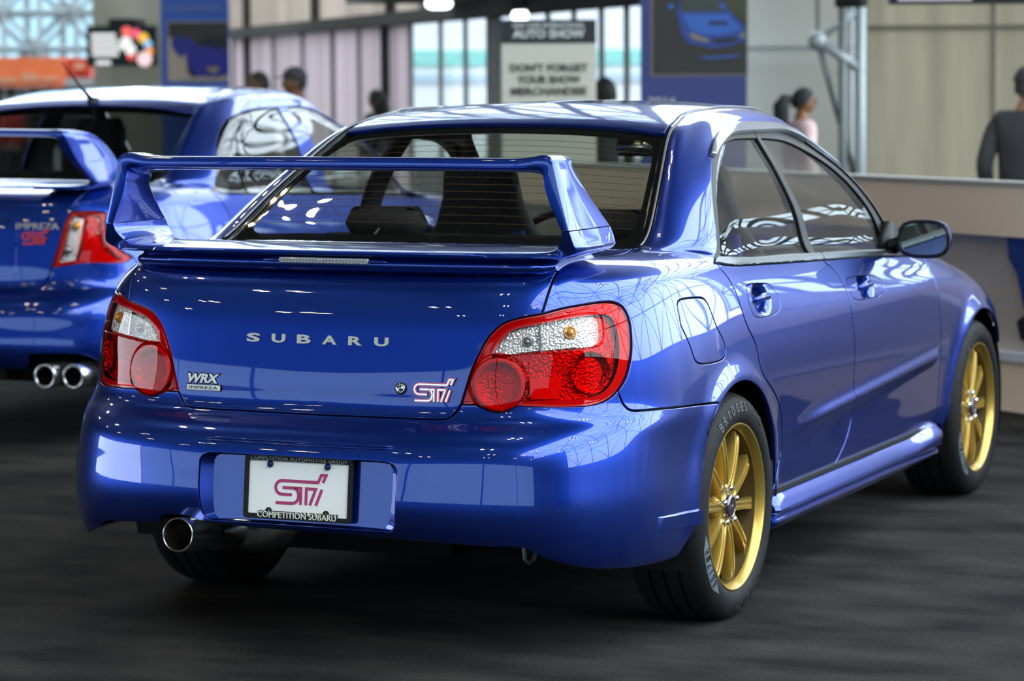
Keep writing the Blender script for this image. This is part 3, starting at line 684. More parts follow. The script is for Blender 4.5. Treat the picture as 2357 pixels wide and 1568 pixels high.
# outside: a pale building with green-blue window bands
ob = at(1240, 300, 52); fac = empty('facade_building', (ob[0], ob[1], 0), label='pale building with turquoise window bands seen through the entrance glass', cat='building')
mb = MB(); fr0 = np.array(frame([0, 0, 0], RH, UPX)); mb.box((0, 6, -3), (8.6, 12, 5), fr0); mb.build('facade', mat('facade_pale', (.75, .75, .77), .8), fac)
for i, (z0, z1, c_) in enumerate(((1.75, 2.05, (.28, .60, .55)), (1.45, 1.62, (.45, .56, .65)), (.6, .85, (.45, .56, .60)))):
    mb = MB(); mb.box((0, (z0+z1)/2, -.49), (8.2, z1-z0, .05), fr0); mb.build('window_band', mat('band_%d' % i, c_, .3), fac)
# left: glass space frame, concrete column, kiosk
skyglass = glassy('blue_tinted_glazing', (.33, .40, .42), 1.2)
slab('window_%d' % n_, G(-900, 58), G(236, 58), 0, 12, .05, skyglass, kind='structure'); n_ += 1
o_ = G(-420, 57.5); o_[2] = .0
for q, (rr_, off) in enumerate(((.06, 0), (.05, 1.1))):
    lattice('window_%d' % n_, o_-DH*off+RH*off*.4, RH, UPX, 9, 6, .72, .72, rr_*1.3, frame_m, kind='structure'); n_ += 1
slab('column_wall', G(228, 36), G(388, 36), 0, 6, .8, noisy(mat('column_concrete', (.3, .27, .2), .85), (.25, .235, .185), (.33, .31, .25), .6, 5, (4, 4, .5)), kind='structure')
kp = G(80, 44); kiosk = empty('food_kiosk', (kp[0], kp[1], 0), label='kiosk with an orange-red canopy in front of the glazing, far left', cat='kiosk')
fk = np.array(frame([0, 0, 0], RH, UPX)); s44 = 44/FPX
def kx(px): return (px-80)*s44
def kz(py): return zat(80, py, 44)
orange = noisy(mat('orange_canopy', (.75, .10, .025), .6), (.90, .15, .035), (.95, .22, .07), 1.2)
mb = MB(); mb.box(((kx(-260)+kx(155))/2, (kz(132)+kz(200))/2, -1.0), (kx(155)-kx(-260), kz(132)-kz(200), 2.2), fk, .0); mb.build('canopy', orange, kiosk)
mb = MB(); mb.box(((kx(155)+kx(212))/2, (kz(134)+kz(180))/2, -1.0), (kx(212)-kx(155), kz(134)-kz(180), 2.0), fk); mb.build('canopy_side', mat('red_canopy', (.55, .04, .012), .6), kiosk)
for (a, b_, y0, y1) in ((0, 45, 178, 190), (55, 92, 168, 188), (98, 140, 176, 188), (176, 200, 146, 160)): mb = MB(); mb.box(((kx(a)+kx(b_))/2, (kz(y0)+kz(y1))/2, .13), (kx(b_)-kx(a), kz(y0)-kz(y1), .02), fk); mb.build('pale_lettering_block', mat('canopy_print', (.80, .35, .20), .6), kiosk)
mb = MB(); mb.box(((kx(-260)+kx(150))/2, kz(204)/2, -1.6), (kx(150)-kx(-260), kz(204), .9), fk); mb.build('dark_interior', mat('kiosk_dark', (.03, .035, .035), .6), kiosk)  # dark block standing in for the dark inside under the canopy
for px in (8, 40, 128):
    mb = MB(); mb.box((kx(px), kz(202)/2, -.1), (.05, kz(202), .05), fk); mb.build('kiosk_post', mat('kiosk_post', (.45, .47, .47), .5), kiosk)
rk = G(188, 42); rack = empty('display_rack', (rk[0], rk[1], 0), label='white display rack with dark goods right of the orange kiosk', cat='rack')
zt = zat(188, 180, 42)
mb = MB(); mb.box((0, zt-.06, 0), (.44, .12, .3), fk); mb.build('rack_header', mat('rack_white', (.42, .42, .41), .6), rack)
for i in range(7): mb = MB(); mb.box((-.19+i*.063, (zt-.12)/2, 0), (.028, zt-.12, .25), fk); mb.build('rack_goods', mat('goods_%d' % i, ((.04, .04, .05), (.3, .3, .29))[i % 2], .7), rack)
# screen hung on the column
sp = at(281, 106, 34.5); tv = empty('television', sp, label='black wall screen showing white text bars and coloured dots, on the column', cat='television')
ft = np.array(frame([0, 0, 0], RH, UPX)); u = 34.5/FPX
mb = MB(); mb.prism(rrect0(162*u, 92*u, .02) if False else [(-81*u, -46*u), (81*u, -46*u), (81*u, 46*u), (-81*u, 46*u)], .06, ft, -.03); mb.build('screen_housing', M['black'], tv)
mb = MB(); mb.prism([(-76*u, -41*u), (76*u, -41*u), (76*u, 41*u), (-76*u, 41*u)], .004, ft, .031); mb.build('screen', mat('dark_screen', (.004, .007, .008), .9, spec=0, emit=(.006, .014, .016), estr=1), tv)
wm = mat('screen_white', (0, 0, 0), .5, emit=(.85, .88, .88), estr=.85)
mb = MB()
for (x0, x1, y) in ((-70, -14, 24), (-70, -8, 10), (-70, 4, -4), (-68, -8, -18), (-60, -26, -38)): mb.prism([(x0*u, (y-5)*u), (x1*u, (y-5)*u), (x1*u, (y+5)*u), (x0*u, (y+5)*u)], .003, ft, .036)
mb.build('screen_text_bars', wm, tv)
for i, (x, y, r_, c_) in enumerate(((12, 33, 12, (1, .15, .12)), (33, 28, 11, (1, .12, .25)), (50, 18, 12, (1, .55, .05)), (60, 4, 10, (.3, .6, .9)), (64, -12, 9, (1, .35, .05)), (52, -30, 17, (1, .7, .75)), (22, -22, 11, (.8, .08, .06)), (10, 8, 14, (.9, .92, .92)), (20, -8, 13, (.9, .92, .92)))):
    mb = MB(); mb.lathe([(.034+i*.0008, r_*u), (.037+i*.0008, r_*u), (.037+i*.0008, .0001)], 20, 2, ft@offM0(x*u, y*u, 0)); mb.build('screen_dot', mat('dot_%d' % i, (0, 0, 0), .5, emit=c_, estr=.9), tv)
mb = MB(); mb.box((0, 50*u, -.49), (62*u, 26*u, .96), ft); mb.build('wall_bracket', M['black'], tv)
# hanging display screen, top right
p = at(2230, -70, 18); hs = empty('hanging_screen', p, label='black screen hanging at the top right edge, only its lower rim in view', cat='television')
u2 = 18/FPX; mb = MB(); mb.box((0, 0, 0), (370*u2, 158*u2, .10), ft); mb.build('screen_housing', M['black'], hs)
mb = MB(); mb.box((-80*u2, -66*u2, .052), (170*u2, 10*u2, .004), ft); mb.build('screen_strip', mat('pale_screen_strip', (0, 0, 0), .5, emit=(.6, .6, .7), estr=.7), hs)
mb = MB(); mb.tube([(0, 0, .1), (0, 0, 5)], .03, 8); mb.build('hanging_pole', M['black'], hs)
# banners
bluecloth = mat('banner_blue', (.045, .13, .52), .6); navy = mat('banner_navy', (.022, .040, .17), .6)
def banner(px0, px1, d, ytop, m_, label):
    c = at((px0+px1)/2, 300, d); e = empty('poster_banner', (c[0], c[1], 0), label=label, cat='banner'); w_ = (px1-px0)*d/FPX; zt = zat((px0+px1)/2, ytop, d)
    mb = MB(); mb.box((0, zt/2+.03, 0), (w_, zt-.06, .06), ft); mb.build('banner_panel', m_, e)
    mb = MB(); mb.box((0, .03, 0), (w_*1.05, .06, .4), ft); mb.build('banner_foot', M['black'], e)
    cz = lambda py: zat((px0+px1)/2, py, d); cx = lambda px: (px-(px0+px1)/2)*d/FPX
    def poly(name, pts, mt, lift=.032):
        mb = MB(); mb.prism([(cx(x), cz(y)) for x, y in pts], .002, ft, lift); return mb.build(name, mt, e)
    return e, poly, cx, cz
b1, poly, cx, cz = banner(375, 530, 28, -120, bluecloth, 'narrow blue banner with a picture of blue cars, left of the two men')
poly('picture_ground', [(390, 187), (528, 187), (528, 50), (390, 50)], mat('pic_tan', (.50, .42, .33), .6))
poly('picture_backdrop', [(392, 52), (528, 52), (528, 105), (450, 112), (392, 84)], mat('pic_dark', (.035, .04, .035), .6), .035)
poly('picture_car', [(398, 92), (415, 84), (440, 88), (455, 100), (452, 118), (432, 126), (418, 132), (402, 112)], mat('pic_blue_a', (.02, .03, .28), .5), .038)
poly('picture_car', [(436, 118), (458, 106), (500, 108), (528, 118), (528, 172), (505, 178), (455, 176), (440, 160), (432, 140)], mat('pic_blue_b', (.018, .022, .30), .5), .040)
poly('picture_car_roof', [(458, 104), (478, 86), (528, 84), (528, 116), (500, 110)], mat('pic_black', (.008, .012, .03), .5), .042)
poly('picture_badge', [(478, 156), (508, 154), (504, 166), (490, 168)], mat('pic_pale', (.35, .28, .15), .5), .044)
poly('picture_tyre', [(434, 146), (444, 158), (456, 178), (446, 178), (436, 166)], mat('pic_black2', (.01, .01, .02), .5), .044)
poly('text_bar', [(386, 24), (512, 24), (512, 15), (386, 15)], mat('pic_text', (.12, .18, .45), .6), .034)
poly('text_bar', [(392, 213), (495, 213), (495, 208), (392, 208)], mat('pic_text2', (.25, .30, .5), .6), .034)
b2, poly, cx, cz = banner(1475, 1718, 19, -170, navy, 'navy banner with a dark picture of a blue car, beside the white wall')
poly('picture_frame', [(1496, 176), (1719, 176), (1719, -140), (1496, -140)], mat('pic_frame', (.13, .11, .12), .6), .033)
poly('picture_ground', [(1503, 170), (1718, 170), (1718, -135), (1503, -135)], mat('pic_asphalt', (.018, .018, .016), .6), .036)
cb = mat('pic_blue_c', (.025, .10, .42), .5); cd_ = mat('pic_blue_d', (.015, .045, .24), .5)
poly('picture_foliage', [(1668, 20), (1718, 55), (1718, -135), (1660, -135)], mat('pic_green', (.035, .045, .015), .6), .039)
poly('picture_car', [(1558, 30), (1570, 85), (1585, 100), (1640, 112), (1690, 104), (1716, 92), (1712, 62), (1670, 18), (1655, -20), (1572, -20)], cd_, .040)
poly('picture_hood', [(1570, 34), (1588, 70), (1618, 80), (1665, 80), (1706, 68), (1672, 34)], cb, .043)
poly('picture_windscreen', [(1566, 28), (1668, 28), (1652, -28), (1572, -28)], mat('pic_glass', (.03, .04, .035), .4), .043)
poly('picture_scoop', [(1632, 50), (1672, 50), (1676, 58), (1628, 58)], mat('pic_scoop', (.004, .006, .02), .5), .046)
poly('picture_headlamp', [(1587, 75), (1612, 86), (1632, 92), (1630, 98), (1600, 92), (1588, 84)], mat('pic_lamp', (.22, .20, .12), .4), .046)
poly('picture_headlamp', [(1700, 82), (1712, 74), (1714, 82), (1706, 90)], mat('pic_lamp', (.22, .20, .12), .4), .046)
poly('picture_grille', [(1636, 90), (1696, 86), (1690, 98), (1644, 100)], mat('pic_grille', (.004, .004, .008), .5), .046)
poly('picture_splitter', [(1600, 132), (1630, 136), (1690, 132), (1712, 124), (1690, 128), (1640, 131)], cb, .046)
for a, b_ in ((1536, 1550), (1656, 1666)): poly('picture_mirror', [(a, 12), (b_, 10), (b_, 20), (a+2, 20)], cb, .046)
mb = MB(); V, F = fit_text('2014', 62*19/FPX, 20*19/FPX, .003, bold=.03); mb.add(V, F, np.array(ft)@offM0(cx(1523), cz(233), .034)); mb.build('year_lettering', mat('banner_grey', (.36, .36, .42), .5), b2)
# notice board
c = at(1264, 300, 18.6); sg = empty('notice_board', (c[0], c[1], 0), label='cream notice board with black header between the glass doors and navy banner', cat='sign'); u = 18.6/FPX
sz = lambda py: zat(1264, py, 18.6)
mb = MB(); mb.box((0, (sz(46)+.35)/2, 0), (217*u, sz(46)-.35, .05), ft); mb.build('board', mat('board_cream', (.56, .55, .48), .6), sg)
mb = MB(); mb.box((0, (sz(46)+sz(100))/2, .027), (217*u, sz(46)-sz(100), .006), ft); mb.build('header', mat('header_black', (.010, .016, .02), .5), sg)
mb = MB(); mb.box((0, .17, -.02), (.06, .36, .04), ft); mb.box((0, .01, 0), (.5, .02, .4), ft); mb.build('board_stand', M['black'], sg)
for t, py, w_, h_, m_ in (('NEW YORK INTERNATIONAL', 59, 165, 9, 'w'), ('AUTO SHOW', 78, 165, 20, 'w'), ("DON'T FORGET", 156, 178, 19, 'k'), ('YOUR SHOW', 183, 146, 19, 'k'), ('MERCHANDISE', 210, 174, 19, 'k')):
    mb = MB(); V, F = fit_text(t, w_*u, h_*u, .002, bold=.03); mb.add(V, F, np.array(ft)@offM0(0, sz(py), .031)); mb.build('sign_lettering', mat('sign_'+m_, (.62, .64, .64) if m_ == 'w' else (.03, .03, .03), .6), sg)
# ------------------------------------------------------------------ the saloon car
S1 = Surf(_net(), car_disp)
LID_B = [(0, 5.93), (.76, 5.95), (1.24, 5.95), (1.38, 5.98), (1.46, 6.11), (1.52, 6.34), (1.57, 6.54)]
LID_L = [(1.57, 6.54), (1.64, 7.09), (1.72, 7.61), (1.80, 7.93), (1.88, 8.20), (2.02, 8.48), (2.22, 8.69), (2.55, 8.82), (3.0, 8.92)]
LID_Q = [(3.0, 8.92), (3.05, 9.3), (3.08, 9.8), (3.10, 10.4), (3.11, 11), (3.12, 12), (3.08, 12.95)]
LAMP_R = [(3.0, 8.92), (3.53, 9.09), (4.05, 9.19), (4.45, 9.24), (4.72, 9.21), (4.90, 9.07), (4.99, 8.85), (5.02, 8.6), (5.0, 8.3), (4.95, 7.95), (4.83, 7.5), (4.68, 7.15), (4.50, 6.88)]
LAMP_B = [(4.50, 6.88), (4.31, 6.66), (4.07, 6.51), (3.8, 6.45), (3.37, 6.46), (2.48, 6.52)]
LAMP_C = [(2.48, 6.52), (2.36, 6.46), (2.22, 6.38), (2.08, 6.35), (1.95, 6.38), (1.85, 6.45), (1.77, 6.545)]
LAMP_D = [(1.77, 6.545), (1.57, 6.54)]
BUMP_Q = [(4.50, 6.88), (4.55, 6.60), (4.63, 6.36), (4.72, 6.17), (4.84, 6.04), (5.05, 5.98), (5.70, 5.88), (6.4, 5.70), (7.09, 5.45)]
DOOR_R = [(7.76, 11.2), (7.80, 10.85), (7.98, 9.75), (8.09, 9.03), (8.17, 8.55), (8.23, 8.16), (8.32, 7.85), (8.44, 7.55), (8.51, 7.25), (8.54, 6.90), (8.61, 6.39), (8.77, 5.76), (8.97, 4.94), (9.12, 4.09), (9.21, 3.44), (9.26, 2.92), (9.28, 2.41), (9.27, 2.08), (9.19, 1.80), (9.10, 1.60), (9.05, 1.42)]
DOOR_M = [(10.66, 10.9), (10.71, 10.35), (10.79, 9.94), (10.88, 9.3), (10.95, 8.7), (10.99, 8.2), (11.0, 7.5), (11.02, 6.4), (11.02, 5), (11.03, 3.81), (11.05, 3.0), (11.05, 2.3), (10.96, 1.88), (10.82, 1.62), (10.68, 1.42)]
DOOR_F = [(13.55, 10.1), (13.54, 9.6), (13.50, 9.0), (13.47, 8.08), (13.47, 7.42), (13.50, 6.27), (13.55, 5), (13.59, 3.74), (13.62, 2.50), (13.65, 1.73), (13.65, 1.33)]
CLEAR = [(1.97, 7.91), (2.04, 8.12), (2.19, 8.37), (2.41, 8.52), (2.99, 8.68), (3.72, 8.84), (4.2, 8.88), (4.30, 8.86), (4.33, 8.78), (4.32, 8.5), (4.26, 8.24), (4.21, 8.16), (4.10, 8.10), (3.43, 8.05), (2.6, 7.96), (2.05, 7.88), (1.97, 7.91)]
def rev(s): return list(s)[::-1]
def ellipse_uv(S, c, r, n=28):
    """circle of radius r drawn on the surface about the point with parameter c, as uv"""
    P0 = S.P(c)[0]; N = S.N(c)[0]; ex = np.cross([0, 0, 1.], N); ex /= np.linalg.norm(ex); ey = np.cross(N, ex); e = .03
    a = (S.P((c[0]+e, c[1]))[0]-S.P((c[0]-e, c[1]))[0])/(2*e); b = (S.P((c[0], c[1]+e))[0]-S.P((c[0], c[1]-e))[0])/(2*e)
    J = np.linalg.inv(np.array([[a@ex, b@ex], [a@ey, b@ey]])); out = []
    for k in range(n+1):
        t = 2*PI*k/n; uv = np.array(c)+J@np.array([r*math.cos(t), r*math.sin(t)])
        for _ in range(3):
            d = S.P(uv)[0]-P0; er = np.array([r*math.cos(t)-d@ex, r*math.sin(t)-d@ey]); uv = uv+J@er*.8
        out.append(tuple(uv))
    out[-1] = out[0]
    return out
car = empty('car', (0, 0, 0), label='glossy blue saloon with tall rear wing and gold wheels, nearest the camera', cat='car')
pm = M['paint']
# --- body panels
panel('trunk_lid', S1, [LID_B, LID_L, LID_Q, [(3.08, 12.95), (0, 12.93)], [(0, 12.93), (0, 5.93)]], pm, car, 'B')
RECESS = [(0, 1.42), (.88, 1.44)], [(.88, 1.44), (.93, 1.6), (.985, 3.15), (.97, 3.38), (.90, 3.50), (.80, 3.53)], [(.80, 3.53), (0, 3.54)]
B_ARCH = [(7.09, 5.45), (6.90, 4.25), (6.66, 2.5), (6.56, 1.9), (6.49, 1.60), (6.37, 1.42), (6.2, 1.0)]
top = [LID_B, rev(LAMP_D), rev(LAMP_C), rev(LAMP_B), BUMP_Q, B_ARCH]
botR = [(6.2, 1.0), (5, 1.0), (3.8, 1.02), (3.3, 1.05), (3.05, 1.16), (2.86, 1.30), (2.6, 1.31), (1.63, 1.08), (.83, .85), (.22, .97), (0, .98)]
botL = [(6.2, 1.0), (5, 1.0), (3.8, 1.05), (3.2, 1.15), (2.9, 1.28), (2.3, 1.25), (1.62, 1.22), (1.55, 1.45), (1.40, 1.56), (1.2, 1.55), (1.02, 1.36), (.75, 1.18), (.42, 1.05), (0, .98)]
dr = patch_data(S1, top+[botR, [(0, .98), (0, 1.42)], *RECESS, [(0, 3.54), (0, 5.93)]], lip=.018)
dl = mirror_data(patch_data(S1, top+[botL, [(0, .98), (0, 1.42)], *RECESS, [(0, 3.54), (0, 5.93)]], lip=.018))
bj = join(dr, dl); bumper = obj('rear_bumper', bj[0], bj[1], pm, car, True, bj[2])
# number plate recess: floor and walls
ol = outline(S1, [*RECESS, [(0, 3.54), (0, 1.42)]]); P = S1.P(ol); N = S1.N(ol); bd = P[ol[:, 0] > 1e-4]; nb = N[ol[:, 0] > 1e-4]
mb = MB(); half = len(bd)
ring = [p-n*.004 for p, n in zip(bd, nb)]; fl = [np.array([p[0]*.915, -.912+(p[2]-.445)*.11, .445+(p[2]-.445)*.96]) for p in bd]
allr = [np.array([a[0], a[1], a[2]]) for a in ring]+[np.array([-a[0], a[1], a[2]]) for a in ring[::-1]]
allf = fl+[a*[-1, 1, 1] for a in fl[::-1]]; n = len(allr)
mb.add(allr+allf, [(i, (i+1) % n, n+(i+1) % n, n+i)[::-1] for i in range(n)]+[tuple(range(n, 2*n))])
autosmooth(mb.build('plate_recess', pm, bumper), 30)
# small spat at the wheel end of the bumper
for sg in (1, -1):
    V = []; F = []
    us = np.linspace(5.45, 6.50, 12)
    for i, u in enumerate(us):
        t = i/11; p = S1.P((u, 1.90-.12*t))[0]; q = S1.P((u, 1.68-.12*t))[0]; nn = S1.N((u, 1.8))[0]; h = .014*t**.8
        for w_ in (p-nn*.003, p+nn*h*.2+np.array([0, 0, -.001]), p+nn*h-np.array([0, 0, .004]), q+nn*h*.8, q-nn*.004): V.append(w_*[sg, 1, 1])
    for i in range(11):
        for j in range(4): f = (i*5+j, (i+1)*5+j, (i+1)*5+j+1, i*5+j+1); F.append(f[::-1] if sg > 0 else f)
    F.append(tuple(55+j for j in range(5)))
    autosmooth(obj('bumper_spat', V, F, pm, bumper), 30)
# raised twin rib above the recess
mb = MB()
for dv in (0, .16):
    pts = [tuple(S1.P((u, 4.02+dv*(1-.3*(u/.95)**2)+.05*u))[0]) for u in np.linspace(0, .93, 12)]
    full = [(-a, b, c) for a, b, c in pts[::-1]][:-1]+pts
    mb.tube(full, [.001]+[.0035]*(len(full)-2)+[.001], 8)
mb.build('bumper_rib', pm, bumper, True)
ARCH_R = arc_uv(S1, 0, .31, .345, 141, -18, 22)
for sd in 'RL':
    RAIL_IN = [(7.74, 11.4), (7.66, 12.2), (7.50, 13.0), (7.12, 14.14), (6.95, 15.0), (6.84, 15.6), (6.95, 15.98), (7.4, 16.18), (8.6, 16.32), (10.7, 16.36), (12.0, 16.33), (12.6, 16.1), (12.78, 15.5), (12.85, 14.5), (12.82, 13.6), (12.75, 12.9), (12.8, 12.3), (13.0, 11.3), (13.3, 10.6), (13.55, 10.1)]
    panel('quarter_panel', S1, [LAMP_R, BUMP_Q, [BUMP_Q[-1]]+ARCH_R+[(9.14, 1.9)], [(9.14, 1.9), (9.27, 1.95)], rev([p for p in DOOR_R if p[1] > 2.2]+[(9.27, 1.95)]), [(7.76, 11.2), (7.74, 11.4)], RAIL_IN,
        [(13.55, 10.1), (13.60, 11.5), (13.56, 12.6), (13.50, 13.5), (13.45, 16.2)], [(13.45, 16.2), (13.4, 17.1)], [(13.4, 17.1), (10, 17.32), (7.2, 17.30), (4.92, 17.33), (4.2, 17.28), (3.70, 17.08), (3.50, 16.6), (3.44, 16.1), (3.42, 15.4), (3.40, 13.8), (3.40, 12.98)],
        [(3.40, 12.98), (3.08, 12.95)], rev(LID_Q)], pm, car, sd, holes=[[[(6.38, 8.6), (6.37, 8.9), (6.42, 9.01), (6.54, 9.05), (7.0, 9.0), (7.13, 8.94), (7.22, 8.78), (7.28, 8.47), (7.35, 8.11), (7.48, 7.75), (7.52, 7.50), (7.48, 7.33), (7.38, 7.25), (7.19, 7.22), (6.78, 7.26), (6.66, 7.33), (6.60, 7.45), (6.55, 7.72), (6.46, 8.08), (6.38, 8.35), (6.38, 8.6)]]] if sd == 'R' else ())
panel('fuel_door', S1, [[(6.38, 8.6), (6.37, 8.9), (6.42, 9.01), (6.54, 9.05), (7.0, 9.0), (7.13, 8.94), (7.22, 8.78), (7.28, 8.47), (7.35, 8.11), (7.48, 7.75), (7.52, 7.50), (7.48, 7.33), (7.38, 7.25), (7.19, 7.22), (6.78, 7.26), (6.66, 7.33), (6.60, 7.45), (6.55, 7.72), (6.46, 8.08), (6.38, 8.35), (6.38, 8.6)]], pm, car, 'R', gap=.0014, rad=.0018)
def bowl(uv0, dep):
    """a soft dish around a door handle"""
    c0 = S1.P(uv0)[0]
    def f(uv, P):
        d = np.hypot((P[:, 1]-c0[1])/.085, (P[:, 2]-c0[2])/.052); return -dep*(1-sst(.45, 1.0, d))
    return f
HR = [(8.49, 9.0), (8.60, 9.07), (8.9, 9.08), (9.12, 9.02), (9.24, 8.78), (9.30, 8.5), (9.28, 8.28), (9.14, 8.13), (8.9, 8.10), (8.65, 8.13), (8.54, 8.22), (8.48, 8.5), (8.47, 8.8), (8.49, 9.0)]
HF = [(u+2.58, v-.16) for u, v in HR]
doors = {}
for sd in 'RL':
    a = panel('rear_door', S1, [rev(DOOR_R), [(7.76, 11.2), (8.6, 11.05), (10.66, 10.9)], DOOR_M, [(10.68, 1.42), (9.05, 1.42)]], pm, car, sd, holes=[[HR]])
    b = panel('front_door', S1, [rev(DOOR_M), [(10.66, 10.9), (12.2, 10.75), (13.2, 10.5), (13.55, 10.1)], DOOR_F, [(13.65, 1.33), (10.68, 1.42)]], pm, car, sd, holes=[[HF]])
    doors[sd] = (a, b)
    panel('front_fender', S1, [rev(DOOR_F), [(13.55, 10.1), (13.60, 11.5), (14.2, 11.9), (15, 12.0), (16, 11.6), (17.2, 11.0)], [(17.2, 11.0), (16.5, 8.5), (16.4, 6.0)], [(16.4, 6.0), (16.1, 5.6)]+arc_uv(S1, 2.54, .31, .352, 35, 193, 22), [arc_uv(S1, 2.54, .31, .352, 35, 193, 22)[-1], (13.80, 1.33), DOOR_F[-1]]], pm, car, sd)
# handles
for sd in 'RL':
    for k, H in enumerate((HR, HF)):
        dr_ = doors[sd][k]; c = (np.mean([p[0] for p in H[:-1]]), np.mean([p[1] for p in H[:-1]])); sg = 1 if sd == 'R' else -1
        c0 = S1.P(c)[0]
        d = patch_data(S1, [H], lip=0, gap=0, rad=0, step=.008, dens=.5, offf=lambda uv, P: -.030*(1-sst(.35, 1.02, np.hypot((P[:, 1]-c0[1])/.072, (P[:, 2]-c0[2])/.050))))
        if sd == 'L': d = mirror_data(d)
        cup = obj('handle_recess', d[0], d[1], pm, dr_, True)
        mb = MB(); f = surf_frame(S1, c, .004, sd == 'L'); w = .060
        sec = []
        for i, t in enumerate(np.linspace(-1, 1, 15)):
            hh = .0105*(1-.25*t*t); zz = .010*(1-t**4)-.012*t**8; yy = .004*(1-t*t)
            sec.append([(t*w, yy+hh*math.cos(a), zz+.006*math.sin(a)) for a in np.linspace(0, 2*PI, 13)[:-1]])
        V = [p for s_ in sec for p in s_]; F = [(i*12+j, i*12+(j+1) % 12, (i+1)*12+(j+1) % 12, (i+1)*12+j)[::-1] for i in range(14) for j in range(12)]
        mb.add(V, F+[tuple(range(12)), tuple(range(168, 180))[::-1]], f); mb.build('door_handle', pm, dr_, True)
panel('roof_panel', S1, [[(0, 16.12), (1, 16.12), (2, 16.11), (3.0, 16.08)], [(3.0, 16.08), (3.03, 16.9), (3.35, 17.30), (4.1, 17.52), (5.1, 17.58), (7.4, 17.55), (10, 17.55), (13.2, 17.35)], [(13.2, 17.35), (14, 16.9), (16, 16.8), (19, 16.8)], [(19, 16.8), (19, 18.97)], [(19, 18.97), (0, 18.97)], [(0, 18.97), (0, 16.12)]], pm, car, 'B', gap=.001, dens=2)
panel('hood', S1, [[(13.62, 11.6), (13.62, 12.7)], [(13.62, 12.7), (19, 12.75)], [(19, 12.75), (19, 10)], [(19, 10), (17.25, 10.9), (17.2, 11.05), (16, 11.65), (15, 12.03), (14.2, 11.95), (13.62, 11.6)]], pm, car, 'R', dens=2)
panel('front_bumper', S1, [[(16.45, 1.0), (16.2, 2.5), (16.1, 5.0), (16.45, 6.0)], [(16.45, 6.0), (17.2, 6.6), (19, 6.4)], [(19, 6.4), (19, 1.0)], [(19, 1.0), (16.45, 1.0)]], pm, car, 'R', dens=2)
panel('headlight', S1, [[(16.5, 6.15), (16.55, 8.4), (17.2, 10.8)], [(17.2, 10.8), (18.1, 9.9)], [(18.1, 9.9), (18.0, 6.7)], [(18.0, 6.7), (17.2, 6.75), (16.5, 6.15)]], M['lensclear'], car, 'R', dens=2)
# --- glass
W_ = [(0, 12.98), (1.5, 12.98), (2.7, 12.98), (2.97, 13.1)], [(2.97, 13.1), (2.95, 14), (2.96, 15), (2.98, 15.85)], [(2.98, 15.85), (2.0, 15.95), (1, 15.96), (0, 15.96)], [(0, 15.96), (0, 12.98)]
rg = panel('rear_window', S1, W_, M['darkglass'], car, 'B', off=-.004, lip=0, gap=0, rad=0, dens=1, label='dark tinted rear window glass')
INN = [(0, 13.25), (1.5, 13.25), (2.45, 13.28), (2.72, 13.42), (2.78, 13.7), (2.78, 14.6), (2.76, 15.3), (2.66, 15.62), (2.4, 15.72), (1.5, 15.74), (0, 15.75)]
fr_ = panel('glass_border', S1, [W_[0], W_[1], W_[2], [(0, 15.96), (0, 15.75)], rev(INN), [(0, 13.25), (0, 12.98)]], M['frit'], rg, 'B', off=-.009, lip=0, gap=0, rad=0)
mb = MB()
for v in np.linspace(13.5, 15.5, 13):
    p = [S1.P((u, v))[0]-S1.N((u, v))[0]*.0055 for u in np.linspace(0, 2.7, 16)]
    mb.tube([a*[-1, 1, 1] for a in p[::-1]][:-1]+p, .0006, 4, cap=False)
mb.build('defroster_wire', mat('defroster_wire', (.16, .08, .04), .4), rg)
MOLD_A = [(3.0, 12.98), (2.99, 14), (2.98, 15), (2.99, 15.9), (3.0, 16.5), (3.05, 16.95), (3.35, 17.32), (4.1, 17.54), (5.1, 17.6), (7.4, 17.57), (10, 17.57), (13.2, 17.37)]
MOLD_B = [(13.4, 17.1), (10, 17.32), (7.2, 17.30), (4.92, 17.33), (4.2, 17.28), (3.70, 17.08), (3.50, 16.6), (3.44, 16.1), (3.42, 15.4), (3.40, 13.8), (3.40, 12.98)]
for sd in 'RL':
    panel('window_moulding', S1, [MOLD_A, [MOLD_A[-1], MOLD_B[0]], MOLD_B, [(3.40, 12.98), (3.0, 12.98)]], M['blackgloss'], car, sd, off=-.004, gap=.0005, rad=.003, lip=.02)
    mb = MB(); sg = 1 if sd == 'R' else -1
    pts = [(S1.P((u, v))[0]+S1.N((u, v))[0]*.001)*[sg, 1, 1] for u, v in smooth_seg(S1, [(3.30, 13.0), (3.29, 13.8), (3.31, 15.4), (3.34, 16.1), (3.40, 16.6), (3.60, 17.08), (4.15, 17.36), (4.92, 17.42), (7.2, 17.40), (10, 17.42), (13.2, 17.2)], .03)]
    mb.tube(pts, .0035, 8); mb.build('drip_moulding', M['mould'], car, True)
